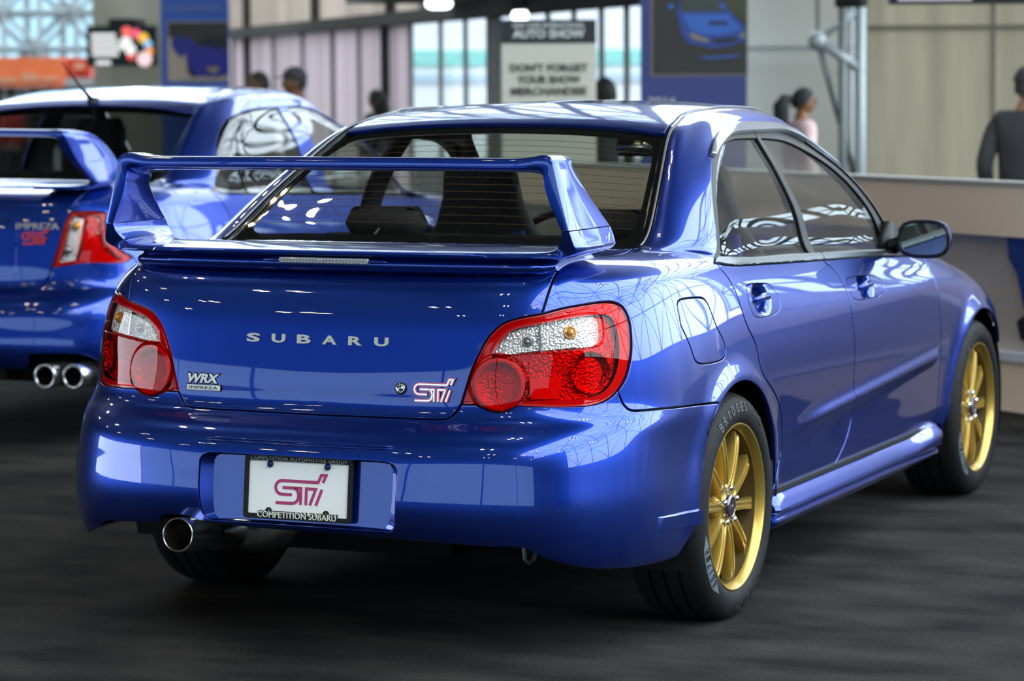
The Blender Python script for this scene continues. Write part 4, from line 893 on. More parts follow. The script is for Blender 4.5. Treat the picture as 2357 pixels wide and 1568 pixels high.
# side glass sits slightly inside the body line
G_R = [(7.62, 12.6), (7.36, 13.6), (7.2, 14.3), (7.1, 15.0), (7.1, 15.5), (7.25, 15.85), (7.6, 16.05), (8.6, 16.16), (10.5, 16.2)]
G_M = [(10.5, 16.2), (10.50, 14.8), (10.55, 14.0), (10.62, 11.9)]
G_F = [(10.5, 16.2), (11.6, 16.16), (12.2, 15.98), (12.55, 15.4), (12.66, 14.5), (12.66, 13.6), (12.7, 12.6), (12.75, 11.7)]
B_R = [(10.38, 16.15), (10.38, 14.8), (10.44, 14.0), (10.50, 12.5)]; B_F = [(10.56, 16.15), (10.52, 14.8), (10.60, 14.0), (10.68, 12.5)]
BLACK_RUBBER = mat('black_window_rubber', (.008, .008, .009), .42, spec=.3)  # the window rubber's own black
for sd in 'RL':
    g1 = panel('rear_side_window', S1, [G_R, G_M, [(10.62, 11.9), (7.7, 11.9)], [(7.7, 11.9), (7.62, 12.6)]], M['glass'], car, sd, off=-.012, lip=0, gap=0, rad=0)
    g2 = panel('front_side_window', S1, [rev(G_M), G_F, [(12.75, 11.7), (10.62, 11.9)]], M['glass'], car, sd, off=-.012, lip=0, gap=0, rad=0)
    # black rubber surround: opening line to glass line
    O_ = [(7.74, 11.4), (7.66, 12.2), (7.50, 13.0), (7.12, 14.14), (6.95, 15.0), (6.84, 15.6), (6.95, 15.98), (7.4, 16.18), (8.6, 16.32), (10.7, 16.36), (12.0, 16.33), (12.6, 16.1), (12.78, 15.5), (12.85, 14.5), (12.82, 13.6), (12.75, 12.9), (12.8, 12.3), (13.0, 11.3)]
    I_ = [(12.62, 11.3), (12.50, 12.6), (12.50, 13.6), (12.47, 14.3), (12.36, 15.0), (12.14, 15.5), (11.7, 15.82), (10.9, 15.93), (9, 15.93), (7.95, 15.86), (7.6, 15.76), (7.42, 15.55), (7.40, 15.1), (7.50, 14.3), (7.68, 13.5), (7.98, 12.3), (8.05, 11.4)]
    panel('window_rubber', S1, [O_, [O_[-1], I_[0]], I_, [I_[-1], O_[0]]], BLACK_RUBBER, car, sd, off=-.006, gap=.0, rad=.002, lip=.008)
    panel('door_pillar_strip', S1, [B_R, [B_R[-1], B_F[-1]], rev(B_F), [B_F[0], B_R[0]]], BLACK_RUBBER, car, sd, off=-.004, gap=0, rad=.004, lip=.008)
    panel('pillar_cover', S1, [[(12.70, 13.2), (12.80, 14.2), (12.78, 15.2), (12.5, 15.95)], [(12.5, 15.95), (12.75, 16.5), (13.3, 16.7)], [(13.3, 16.7), (13.42, 16), (13.42, 14.5), (13.40, 13.2), (13.38, 12.4)], [(13.38, 12.4), (12.9, 12.4), (12.70, 13.2)]], M['blackgloss'], car, sd, off=.003, gap=0, rad=.003, lip=.006)
    # rain visor over the windows
    VT = [(6.56, 15.42), (6.56, 15.75), (6.80, 16.05), (7.4, 16.30), (8.6, 16.46), (10.7, 16.50), (11.9, 16.46), (12.6, 16.28), (12.86, 15.9), (12.95, 15.2)]
    VL = [(12.90, 15.2), (12.74, 15.75), (12.4, 16.05), (11.9, 16.18), (10.7, 16.14), (9.3, 16.10), (8.2, 16.02), (7.4, 15.80), (7.08, 15.60), (6.92, 15.42)]
    panel('rain_visor', S1, [VT, [VT[-1], VL[0]], VL, [VL[-1], VT[0]]], M['visor'], car, sd, off=.013, gap=0, rad=.005, lip=.012)
    BT = [(7.82, 12.75), (8.1, 12.9), (9.75, 12.95), (10.62, 12.75), (12.37, 12.0), (12.9, 11.7)]
    BB = [(13.1, 10.6), (12.5, 10.72), (10.66, 10.92), (8.6, 11.08), (7.74, 11.15)]
    for nm, u0, u1 in (('rear', 7.7, 10.66), ('front', 10.68, 13.1)):
        vt = lambda u: np.interp(u, [7.7, 8.1, 9.75, 10.62, 12.37, 13.1], [12.6, 12.9, 12.95, 12.75, 12.0, 11.6]); vb = lambda u: np.interp(u, [7.7, 8.6, 10.66, 12.5, 13.1], [11.15, 11.08, 10.92, 10.72, 10.6])
        us = np.linspace(u0, u1, 8)
        panel('belt_moulding', S1, [[(u, vt(u)) for u in us], [(u1, vt(u1)), (u1, vb(u1))], [(u, vb(u)) for u in us[::-1]], [(u0, vb(u0)), (u0, vt(u0))]], M['mould'], car, sd, off=.006, gap=.0006, rad=.0028, lip=.010)
ws = panel('windscreen', S1, [[(13.55, 12.8), (13.5, 13.5), (13.47, 16.2)], [(13.47, 16.2), (13.45, 16.7)], [(13.45, 16.7), (16, 16.7), (19, 16.7)], [(19, 16.7), (19, 12.8)], [(19, 12.8), (13.55, 12.8)]], M['glass'], car, 'B', off=-.006, lip=0, gap=0, rad=0, dens=2)

# --- tail lamps
CIRC = (2.11, 7.12)
for sd in 'RL':
    t = panel('tail_light', S1, [LID_L, LAMP_R, LAMP_B, LAMP_C, LAMP_D], M['lensred'], car, sd, holes=[[CLEAR], [ellipse_uv(S1, CIRC, .0735)]], gap=.0045, rad=.003, lip=.012)
    panel('clear_lens', S1, [CLEAR], M['lensclear'], t, sd, gap=.0008, rad=.001, lip=.004)
    ce = ellipse_uv(S1, CIRC, .072)
    panel('round_lens', S1, [ce], M['lensred'], t, sd, off=.006, gap=0, rad=.004, lip=.010)
    full = [LID_L, LAMP_R, LAMP_B, LAMP_C, LAMP_D]
    # black gasket round the lamp
    panel('lamp_gasket', S1, full, M['void'], t, sd, off=-.034, gap=.001, rad=0, lip=.03, dens=2)
    # body rim under the lens, coarse and fine reflectors
    INR = [(1.72, 6.66), (1.86, 7.3), (1.98, 7.85), (2.12, 8.2), (2.35, 8.5), (2.95, 8.66), (3.7, 8.82), (4.35, 8.90), (4.62, 8.85), (4.72, 8.5), (4.70, 8.0), (4.58, 7.5), (4.38, 7.1), (4.1, 6.8), (3.7, 6.68), (3.0, 6.68), (2.2, 6.6), (1.72, 6.66)]
    panel('lamp_body', S1, full, M['redrim'], t, sd, holes=[[INR]], off=-.010, gap=.005, rad=.001, lip=0)
    panel('main_reflector', S1, [INR], M['facetbig'], t, sd, off=-.026, gap=0, rad=0, lip=0, holes=[[CLEAR]])
    panel('clear_reflector', S1, [CLEAR], M['facet'], t, sd, off=-.020, gap=0, rad=0, lip=0)
    sg = sd == 'L'
    panel('reflex_patch', S1, [[(2.72, 6.72), (3.30, 6.70)], [(3.30, 6.70), (3.32, 7.34)], [(3.32, 7.34), (2.68, 7.30)], [(2.68, 7.30), (2.72, 6.72)]], M['reflex'], t, sd, off=-.009, gap=0, rad=.001, lip=.008)
    panel('lamp_divider', S1, [[(2.93, 8.02), (2.96, 8.02)], [(2.96, 8.02), (2.96, 8.65)], [(2.96, 8.65), (2.93, 8.65)], [(2.93, 8.65), (2.93, 8.02)]], M['bulb'], t, sd, off=-.008, gap=0, rad=0, lip=.010)
    fb = surf_frame(S1, (3.95, 7.42), -.012, sg); mb = MB(); mb.lathe([(-.024, .001), (-.022, .020), (-.016, .036), (-.006, .048), (-.004, .053)], 40, 2, fb); mb.build('side_reflector_bowl', M['facetdark'], t, True)
    f = surf_frame(S1, CIRC, -.004, sg)
    mb = MB(); mb.lathe([(-.012, .001), (-.012, .030), (-.010, .044), (-.004, .053), (.0, .056)], 40, 2, f); mb.build('round_reflector', M['facetbig'], t, True)
    mb = MB(); mb.lathe([(.002, .055), (.006, .058), (.006, .064), (.002, .067), (-.004, .067), (-.004, .055)], 48, 2, f, closed=True)
    mb.build('round_bezel', M['redrim'], t, True)
    for uv, m_, r_ in (((3.62, 8.46), 'amber', .0125), ((2.65, 8.22), 'bulb', .009)):
        f = surf_frame(S1, uv, -.016, sg); mb = MB(); mb.lathe([(-.004, r_+.004), (.0, r_+.004), (.0, r_), (-.003, r_*.98)], 24, 2, f, closed=True); mb.blob((0, 0, .001), (r_*.8, r_*.8, r_*.8), 8, f)
        mb.build('lamp_bulb', M[m_], t, True)
# --- letters and badges on the lid
lid = [o for o in car.children if o.name.startswith('trunk_lid')][0]
def rear_uv(x, z):
    return find_x(S1, x, z)
def find_x(S, x, z):
    g = S.g[:4*SUB, 6*SUB:10*SUB]; d = (g[..., 0]-abs(x))**2+(g[..., 2]-z)**2; i, j = np.unravel_index(d.argmin(), d.shape); return (i/SUB, 6+j/SUB)
def rear_frame(x, z, off=.0):
    uv = find_x(S1, x, z); N = S1.N(uv)[0]; P = S1.P(uv)[0]
    if x < 0: N = N*[-1, 1, 1]; P = P*[-1, 1, 1]
    P = P+np.array([x-P[0], 0, z-P[2]])
    ex = np.cross([0, 0, 1.], N); return frame(P+N*off, ex, np.cross(N, ex))
mb = MB()
for i, ch in enumerate('SUBARU'):
    x = -.1865+i*.0746; V, F = fit_text(ch, .040 if ch != 'A' else .042, .0230, .004, bold=.035); mb.add(V, F, rear_frame(x, .8125, .002))
autosmooth(mb.build('maker_lettering', mat('satin_letter', (.62, .58, .50), .28, .85), lid), 30)
f = rear_frame(-.332, .7005, .0015)
mb = MB(); V, F = fit_text('WRX', .104, .0300, .002, bold=.07, shear=.25, space=.95); mb.add(V, F, f); f2 = rear_frame(-.332, .6765, .0015)
mb.prism([(-.054, -.0085), (.0535, -.0085), (.0545, .0085), (-.053, .0085)], .0018, f2); bk = mb.build('badge_backing', M['black'], lid)
mb = MB(); V, F = fit_text('WRX', .097, .0245, .003, bold=.035, shear=.25, space=1.0); Mx = f.copy(); Mx[:3, 3] += f[:3, 2]*.0016; mb.add(V, F, Mx)
Mx = f2.copy(); Mx[:3, 3] += f2[:3, 2]*.0018; mb.prism([(-.052, -.007), (.0515, -.007), (.052, .007), (-.0515, .007)], .001, Mx); bd_ = mb.build('badge_letters', mat('badge_white', (.72, .76, .80), .25), lid)
mb = MB(); V, F = fit_text('IMPREZA', .088, .0072, .001, bold=0, space=1.1); Mx = f2.copy(); Mx[:3, 3] += f2[:3, 2]*.0031; mb.add(V, F, Mx); mb.build('badge_small_letters', M['black'], lid)
f = rear_frame(.337, .693, .001); autosmooth(sport_mark(f, .113, .003, .085).build('sport_badge', M['pinkgloss'], lid), 30)
Mx = f.copy(); Mx[:3, 3] += f[:3, 2]*.0022; autosmooth(sport_mark(Mx, .113, .0015, .030).build('sport_badge_chrome', M['chrome'], lid), 30)
f = rear_frame(.247, .697, .0); mb = MB(); mb.lathe([(0, .0155), (.004, .0155), (.005, .0130)], 32, 2, f); lk_ = mb.build('trunk_lock', M['black'], lid, True)
mb = MB(); mb.lathe([(.004, .0130), (.006, .0120), (.0055, .0095), (.0035, .0092), (.0035, .0075), (.0060, .0070), (.0060, .0001)], 32, 2, f); mb.build('lock_cylinder', M['chrome'], lid, True)
mb = MB(); mb.box((0, 0, .0062), (.0016, .0075, .001), f); mb.build('key_slot', M['black'], lid)
# --- number plate
def offM(Mx, x, y, z):
    T = np.eye(4); T[:3, 3] = (x, y, z); return np.array(Mx)@T
pc = np.array([0.0, -.928, .4385]); tilt = math.radians(6)
PF = frame(pc, [1, 0, 0], [0, math.sin(tilt)*-1*-1, math.cos(tilt)])
def rrect(w, h, r, n=5):
    P = []
    for k, (sx, sy) in enumerate(((1, 1), (-1, 1), (-1, -1), (1, -1))):
        for j in range(n+1):
            a = k*PI/2+j*PI/2/n; P.append((sx*(w/2-r)+r*math.cos(a), sy*(h/2-r)+r*math.sin(a)))
    return P
def ring_prism(mb, P1, P2, h0, h1, Mx):
    n = len(P1); V = [(x, y, h0) for x, y in P1]+[(x, y, h0) for x, y in P2]+[(x, y, h1) for x, y in P1]+[(x, y, h1) for x, y in P2]
    F = []
    for i in range(n):
        j = (i+1) % n; F += [(2*n+i, 2*n+j, 3*n+j, 3*n+i), (i, j, 2*n+j, 2*n+i), (n+j, n+i, 3*n+i, 3*n+j), (j, i, n+i, n+j)]
    mb.add(V, F, Mx)
mb = MB(); mb.prism(rrect(.300, .150, .008), .002, PF); plate = mb.build('licence_plate', M['white'], car)
mb = MB(); P2 = [(x, y-.0002) for x, y in rrect(.288, .137, .004)]
ring_prism(mb, rrect(.314, .163, .010), P2, .0, .006, PF)
for sx in (-.083, .083): mb.lathe([(.0025, .004), (.0068, .004), (.0068, .0085), (.0025, .0085)], 16, 2, offM(PF, sx, -.060, 0), closed=True)
autosmooth(mb.build('plate_frame', M['black'], plate), 35)
mb = MB(); V, F = fit_text('COMPETITION AUTOMOTIVE GROUP', .280, .0088, .0012, bold=0, space=1.15); mb.add(V, F, offM(PF, 0, .0749, .0064)); mb.build('frame_lettering', mat('grey_lettering', (.50, .53, .54), .5), plate)
mb = MB(); V, F = fit_text('COMPETITION SUBARU', .232, .0195, .004, bold=.05); mb.add(V, F, offM(PF, .0, -.0695, .0045)); mb.build('lettering_backing', M['black'], plate)
mb = MB(); V, F = fit_text('COMPETITION SUBARU', .228, .0155, .002, bold=0); mb.add(V, F, offM(PF, .0, -.0695, .0075)); mb.build('raised_lettering', M['platewhite'], plate)
sport_mark(offM(PF, .004, -.004, .0022), .155, .0006, .052).build('plate_logo', M['pink'], plate)
for sx in (-.083, .083):
    mb = MB(); mb.lathe([(.004, .0088), (.006, .0088), (.0075, .0065), (.0105, .0062), (.0115, .0045), (.0115, .0001)], 20, 2, offM(PF, sx, .060, 0)); mb.build('plate_bolt', M['bolt'], plate, True)
mb = MB(); mb.box((0.018, .0900, -.004), (.335, .016, .030), PF, .005); mb.build('plate_lamp', mat('plate_lamp_plastic', (.05, .05, .048), .55), car, True)
# --- rear wing: one hoop of wing section swept from blade to leg to foot, both sides
def interp_rows(rows, n):
    rows = np.array(rows, float); m = len(rows); t = np.linspace(0, m-1, n); out = []
    for x in t:
        i = min(int(x), m-2); f = x-i
        p0, p1, p2, p3 = rows[max(i-1, 0)], rows[i], rows[i+1], rows[min(i+2, m-1)]
        out.append(.5*((2*p1)+(-p0+p2)*f+(2*p0-5*p1+4*p2-p3)*f*f+(-p0+3*p1-3*p2+p3)*f**3))
    return np.array(out)
# rows: outer x, outer z, inner x, inner z, y rear, y front
hoop = [(0, 1.281, 0, 1.244, -.765, -.600), (.20, 1.281, .20, 1.244, -.765, -.600), (.40, 1.2805, .40, 1.2435, -.763, -.600), (.53, 1.2805, .525, 1.243, -.760, -.600), (.575, 1.284, .565, 1.241, -.757, -.600),
        (.603, 1.289, .585, 1.237, -.754, -.602), (.622, 1.287, .600, 1.230, -.752, -.605), (.632, 1.278, .608, 1.218, -.751, -.612), (.637, 1.262, .613, 1.200, -.751, -.622), (.650, 1.205, .625, 1.165, -.751, -.580), (.664, 1.150, .641, 1.130, -.750, -.525), (.677, 1.101, .655, 1.100, -.748, -.472)]
foot = [(.678, 1.0985, .655, 1.0985, -.748, -.470), (.686, 1.070, .650, 1.080, -.742, -.462), (.690, 1.052, .640, 1.066, -.735, -.46), (.683, 1.040, .625, 1.056, -.728, -.46), (.660, 1.032, .600, 1.0505, -.730, -.46), (.63, 1.027, .56, 1.049, -.74, -.46), (.50, 1.024, .45, 1.049, -.762, -.45), (.30, 1.023, .28, 1.0485, -.772, -.45), (.0, 1.0225, .0, 1.0485, -.776, -.45)]
def sweep(rows, n, name, mt, par, leg=lambda q: 0.0):
    R_ = interp_rows(rows, n); sec = []
    # chord parameter, thickness share on the outer and inner face
    prof = [(0.0, .5), (0.0, .28), (.012, .10), (.05, .0), (.25, .0), (.55, .02), (.80, .12), (.95, .32), (1.0, .5), (.95, .70), (.80, .90), (.55, 1.0), (.25, .93), (.08, .78), (.02, .70), (.0, .62)]
    flat = [(0, .5), (0, .22), (.006, .05), (.025, 0), (.3, 0), (.6, 0), (.93, 0), (.988, .06), (1, .3), (1, .7), (.985, .94), (.93, 1), (.5, 1), (.06, 1), (.008, .95), (0, .75)]
    V = []; F = []; m = len(prof); N_ = len(R_)
    for q_, (ox, oz, ix, iz, y0, y1) in enumerate(R_):
        t_ = leg(q_/(N_-1)); sec_ = [((1-t_)*a_[0]+t_*b_[0], (1-t_)*a_[1]+t_*b_[1]) for a_, b_ in zip(prof, flat)]
        for c, s_ in sec_: V.append((ox+(ix-ox)*s_, y0+(y1-y0)*c, oz+(iz-oz)*s_))
    for i in range(len(R_)-1):
        for j in range(m): F.append((i*m+j, i*m+(j+1) % m, (i+1)*m+(j+1) % m, (i+1)*m+j))
    F.append(tuple((len(R_)-1)*m+j for j in range(m)))
    k = len(V); V += [(-x, y, z) for x, y, z in V]; F += [tuple(a+k for a in f)[::-1] for f in F]
    return autosmooth(obj(name, V, F, mt, par), 42)
wing = sweep(hoop, 70, 'rear_wing', pm, car, lambda q: float(sst(.45, .72, q)))
sweep(foot, 48, 'wing_foot', pm, wing, lambda q: 1-float(sst(.2, .6, q)))
# plinth under the wing, following the lid
V = []; F = []
pr = [(-.745, 1.030), (-.748, 1.021), (-.758, 1.016), (-.772, 1.0135), (-.778, 1.010), (-.779, 1.004), (-.777, .998), (-.768, .990), (-.745, .982), (-.66, .985), (-.46, 1.006), (-.44, 1.02), (-.47, 1.034), (-.60, 1.038)]
xs = list(np.linspace(0, .56, 20))+[.585, .60, .610, .614]
for x in xs:
    k = (x/.612)**4*.055; e = 0 if x < .58 else ((x-.58)/.034)**2
    for (y, z) in pr: V.append((x, (y+k)*(1-e*.25)+(-.58)*e*.25, z*(1-e*.35)+1.01*e*.35))
m = len(pr)
for i in range(len(xs)-1):
    for j in range(m): F.append((i*m+j, (i+1)*m+j, (i+1)*m+(j+1) % m, i*m+(j+1) % m))
F.append(tuple((len(xs)-1)*m+j for j in range(m)))
k = len(V); V += [(-x, y, z) for x, y, z in V]; F += [tuple(a+k for a in f)[::-1] for f in F]
autosmooth(obj('wing_plinth', V, F, pm, wing), 50)
mb = MB(); mb.box((0, -.7765, 1.0135), (.262, .014, .0165), None, .004); bl = mb.build('brake_light', mat('brake_light_lens', (.22, .23, .26), .12, coat=1), wing, True)
mb = MB()
for i in range(26):
    for j in range(2): mb.blob((-.121+i*.00968, -.7835, 1.0098+j*.0075), (.0033, .0014, .0028), 5)
mb.build('lamp_facets', M['grooved'], wing, True)
for s_ in (-1, 1):
    mb = MB(); mb.blob((s_*.150, -.774, 1.0135), (.032, .010, .0055), 10); mb.build('lamp_fairing', pm, wing, True)

# --- wheels
def tyre_text(mb, s_, r, a_mid, size, arc, x0, dx=.0, ext=.0012, bold=.02, flip=False, lean=-.27):
    """letters set round the sidewall; local frame: wheel axis x, outer face +x"""
    n = len(s_)
    for i, ch in enumerate(s_):
        if ch == ' ': continue
        a = a_mid+(-.5+(i+.5)/n)*arc*(-1 if not flip else 1); V, F = fit_text(ch, size*.72 if ch not in 'I.-' else size*.22, size, ext, bold=bold)
        er = np.array([0, math.cos(a), math.sin(a)]); et = np.array([0, math.sin(a), -math.cos(a)])
        if flip: er2, et2 = -er, -et
        else: er2, et2 = er, et
        mb.add(V, F, frame(np.array([x0, 0, 0])+er*r, et2, er2+np.array([lean, 0, 0])))
def build_wheel(front=False):
    w = empty('wheel'); R0 = .3165
    prof = [(-.022, .229), (.0, .2305), (.006, .236), (.0105, .250), (.0115, .262), (.009, .276), (.004, .288), (-.004, .298), (-.012, .3045), (-.024, .3095), (-.034, .312)]
    gr = [(-.058, .3140), (-.0585, .307), (-.067, .307), (-.0675, .3150), (-.100, .3163), (-.1005, .309), (-.1095, .309), (-.110, .3163), (-.142, .3150), (-.1425, .307), (-.151, .307), (-.1515, .3140)]
    tail = [(-.180, .312), (-.19, .3095), (-.203, .302), (-.214, .285), (-.219, .262), (-.214, .24), (-.204, .229)]
    mb = MB(); mb.lathe(prof+gr+tail, 120)
    V = np.array(mb.V); V[:, 2] = np.where(V[:, 2] < -.3105, -.3105-(V[:, 2]+.3105)*.0, V[:, 2]); mb.V = V.tolist()
    ty = autosmooth(mb.build('tyre', M['tyre'], w), 30); ty_ = w
    mb = MB()
    for x0, x1, tw in ((-.006, -.052, .10), (-.205, -.16, -.10)):
        mb = MB()
        for k in range(60):                 # shoulder sipes
            a = 2*PI*k/60
            pts = [(x, rr*math.cos(a+tw*t), rr*math.sin(a+tw*t)) for t, x, rr in [(t, x0+(x1-x0)*t, np.interp(x0+(x1-x0)*t, [-.205, -.19, -.16, -.05, -.034, -.006], [.3035, .3095, .3145, .3145, .3125, .3015])) for t in (0, .3, .65, 1)]]
            if min(p[2] for p in pts) > -.306: mb.tube(pts, [.0008, .0014, .0014, .0008], 4)
        mb.build('tread_grooves', M['void'], w)
    mb = MB(); tyre_text(mb, 'BRIDGESTONE', .2745, PI/2-.05, .026, 1.32, .0094, ext=.0014); mb.build('sidewall_lettering', M['letter'], w); mb = MB()
    tyre_text(mb, 'POTENZA', .2745, -PI/2+.25, .026, .80, .0094, ext=.0014); mb.build('sidewall_lettering', M['letter'], w); mb = MB(); tyre_text(mb, '225/45R17', .2520, PI*.93, .008, .40, .0105, lean=-.08)
    mb.build('sidewall_lettering', M['letter'], w)
    # grey band with the raised type name
    mb = MB(); a0, a1 = math.radians(180+8), math.radians(180+52); V = []; F = []
    for k in range(31):
        a = a0+(a1-a0)*k/30; t = min(k, 30-k)/6; hw = .0135*min(1, t+.02)
        for j, (q) in enumerate((-1, -.3, .3, 1)):
            r_ = .270+q*hw; x = np.interp(r_, [.250, .262, .276, .288], [.0105, .0115, .009, .004])+.0006; V.append((x, r_*math.cos(a), r_*math.sin(a)))
    for k in range(30):
        for j in range(3): F.append((k*4+j, k*4+j+1, (k+1)*4+j+1, (k+1)*4+j))
    mb.add(V, F); gb = mb.build('grey_sidewall_band', M['greyband'], w, True)
    mb = MB(); tyre_text(mb, 'RE-71R', .270, math.radians(180+30), .019, .50, .0104); mb.build('type_lettering', M['tyre'], w)
    # rim
    mb = MB(); mb.lathe([(-.010, .2275), (.0, .2305), (.0035, .2295), (.0035, .2262), (-.002, .2215), (-.008, .2185), (-.013, .2145), (-.020, .2125)], 96)
    rim = autosmooth(mb.build('rim', M['gold'], w), 35)
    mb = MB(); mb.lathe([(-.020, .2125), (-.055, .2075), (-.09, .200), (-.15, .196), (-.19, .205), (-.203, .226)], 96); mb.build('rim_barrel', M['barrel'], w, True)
    for k in range(10):
        a = PI/10*0+2*PI*k/10+math.radians(-6)
        mb = MB(); st = [(.030, -.030, .019, .028), (.055, -.024, .0168, .036), (.080, -.0205, .0145, .040), (.12, -.0190, .0138, .040), (.155, -.0195, .0142, .038), (.185, -.022, .0152, .032), (.203, -.026, .0172, .026), (.2125, -.030, .0200, .020)]
        R_ = interp_rows(st, 22); V = []; F = []
        for (r_, x, hw, dp) in R_:
            g = min(1, max(0, (r_-.05)/.03))*min(1, max(0, (.205-r_)/.02))
            sec = [(-hw, -dp), (-hw, -.004), (-hw*.90, -.0005), (-hw*.42, 0), (-hw*.26, -.0075*g), (hw*.26, -.0075*g), (hw*.42, 0), (hw*.90, -.0005), (hw, -.004), (hw, -dp)]
            for (q, z) in sec: V.append((x+z, r_*math.cos(a)-q*math.sin(a), r_*math.sin(a)+q*math.cos(a)))
        m = 10
        for i in range(21):
            for j in range(m): F.append((i*m+j, i*m+(j+1) % m, (i+1)*m+(j+1) % m, (i+1)*m+j))
        mb.add(V, F); autosmooth(mb.build('spoke', M['gold'], w), 35)
    mb = MB(); mb.lathe([(-.085, .074), (-.055, .074), (-.036, .068), (-.0275, .056), (-.0265, .036), (-.022, .033), (-.022, .001)], 60); autosmooth(mb.build('hub', M['gold'], w), 35)
    mb = MB(); mb.lathe([(-.024, .0335), (-.015, .033), (-.0125, .030), (-.0118, .026), (-.0118, .0001)], 40); cp = mb.build('centre_cap', mat('centre_cap_black', (.03, .02, .03), .18, coat=1) if 'cap' not in M else M['cap'], w, True)
    mb = MB(); mb.lathe([(-.0118, .0285), (-.0108, .0275), (-.0118, .0262)], 40); V, F = fit_text('STI', .026, .010, .0006, shear=.3, bold=.02); mb.add(V, F, frame(np.array([-.0112, 0, 0]), [0, 1, 0], [0, 0, 1])); mb.build('cap_ring', M['chrome'], w, True)
    for k in range(5):
        a = 2*PI*k/5+math.radians(18); mb = MB(); c = (0, .050*math.cos(a), .050*math.sin(a))
        mb.lathe([(-.030, .0095), (-.016, .0095), (-.011, .0075), (-.0095, .0045), (-.0092, .0001)], 12, 0, frame(np.array(c), [1, 0, 0], [0, 1, 0])); mb.build('lug_nut', M['chrome'], w, True)
    mb = MB(); mb.lathe([(-.082, .155), (-.082, .070), (-.060, .070), (-.060, .155)], 72, closed=True); mb.lathe([(-.20, .05), (-.09, .05), (-.082, .07), (-.082, .05)], 24); autosmooth(mb.build('brake_disc', M['disc'], w), 30)
    mb = MB(); a0, a1 = math.radians(200 if front else 150), math.radians(262 if front else 205); V = []; F = []
    for k in range(9):
        a = a0+(a1-a0)*k/8
        for (x, r_) in ((-.048, .105), (-.042, .130), (-.048, .164), (-.100, .164), (-.105, .105)): V.append((x, r_*math.cos(a), r_*math.sin(a)))
    for k in range(8):
        for j in range(5): F.append((k*5+j, k*5+(j+1) % 5, (k+1)*5+(j+1) % 5, (k+1)*5+j))
    mb.add(V, F+[(0, 1, 2, 3, 4), (44, 43, 42, 41, 40)]); autosmooth(mb.build('brake_caliper', M['caliper'] if front else M['darksteel'], w), 30)
    mb = MB(); mb.tube([(-.004, .205*math.cos(2.86), .205*math.sin(2.86)), (-.004, .19*math.cos(2.86), .19*math.sin(2.86))], .0028, 6); mb.build('tyre_valve', M['black'], w)
    return w
def copy_tree(o, par=None):
    c = o.copy(); C.objects.link(c)
    if par is not None: c.parent = par
    for ch in list(o.children): copy_tree(ch, c)
    return c
# a wheel is a part of the car: parts of a wheel are meshes under it, joined to keep three levels
def flatten(o):
    pass
wr = build_wheel(False); wr.location = (.853, 0, .3105); wr.parent = car
wf = build_wheel(True); wf.location = (.851, 2.54, .3105); wf.parent = car; wf.rotation_euler = (math.radians(4), 0, 0)
for src, y in ((wr, 0), (wf, 2.54)):
    c = copy_tree(src, car); c.location = (-.852, y, .3105); c.rotation_euler = (0, 0, PI)
# wheel housings, underbody
for y0 in (0, 2.54):
    for s_ in (-1, 1):
        mb = MB(); V = []; F = []; rr = .365
        for k in range(25):
            a = math.radians(-20+220*k/24)
            for x in (.845, .56): V.append((s_*x, y0+rr*math.cos(a), .31+rr*math.sin(a)))
        for k in range(24): F.append((2*k, 2*k+1, 2*k+3, 2*k+2))
        n = len(V); V += [(s_*.56, y0, .31)]; F += [(2*k+1, 2*k+3, n) for k in range(24)]
        mb.add(V, F); mb.build('wheel_housing', M['void'], car, True)
mb = MB(); mb.box((0, 1.25, .26), (1.36, 1.70, .06)); mb.box((0, 1.25, .24), (.5, 3.6, .05)); mb.box((0, -.42, .33), (.98, .60, .05)); mb.box((.0, 2.95, .22), (1.2, .45, .04)); mb.build('underbody', M['void'], car)
mb = MB()
for s_ in (-1, 1):
    mb.tube([(s_*.35, .05, .24), (s_*.62, .0, .27)], .035, 10); mb.tube([(s_*.60, -.03, .20), (s_*.60, .05, .52)], .028, 10)
mb.box((0, .03, .26), (.5, .3, .12), None, .03); mb.build('rear_suspension', M['darksteel'], car)
# --- exhaust
EA = np.array([-.3325, -.975, .306]); EB = np.array([-.352, -.60, .262]); d = EB-EA; d /= np.linalg.norm(d)
FX = frame(EA, d, [1, 0, 0]); FX2 = np.array(FX)
mb = MB(); mb.lathe([(.0, .0405), (-.0012, .0425), (.0, .0445), (.006, .0455), (.20, .0455), (.20, .040), (.02, .0415), (.0, .0405)], 48, 0, FX2); tip = autosmooth(mb.build('exhaust_tip', M['steel'], car), 30)
mb = MB(); mb.lathe([(.004, .0412), (.19, .0395)], 40, 0, FX2); mb.build('exhaust_bore', mat('heat_brown_steel', (.10, .07, .035), .35, .9), tip, True)
mb = MB(); mb.lathe([(.17, .048), (.30, .049), (.31, .046)], 40, 0, FX2); mb.build('exhaust_collar', M['steel'], tip, True)
mb = MB(); V = []; prof = [(-.0, .0), (.008, .6), (.03, .92), (.08, 1), (.36, 1), (.41, .92), (.43, .6), (.436, 0)]
cx = np.array([-.335, -.615, .300])
for (h, k) in prof:
    for j in range(36):
        a = 2*PI*j/36; V.append((cx[0]+.150*k*math.cos(a), cx[1]+h, cx[2]-.01+.098*k*math.sin(a)))
F = [(i*36+j, i*36+(j+1) % 36, (i+1)*36+(j+1) % 36, (i+1)*36+j) for i in range(len(prof)-1) for j in range(36)]
mb.add(V, F); mb.build('muffler', M['steel'], car, True)
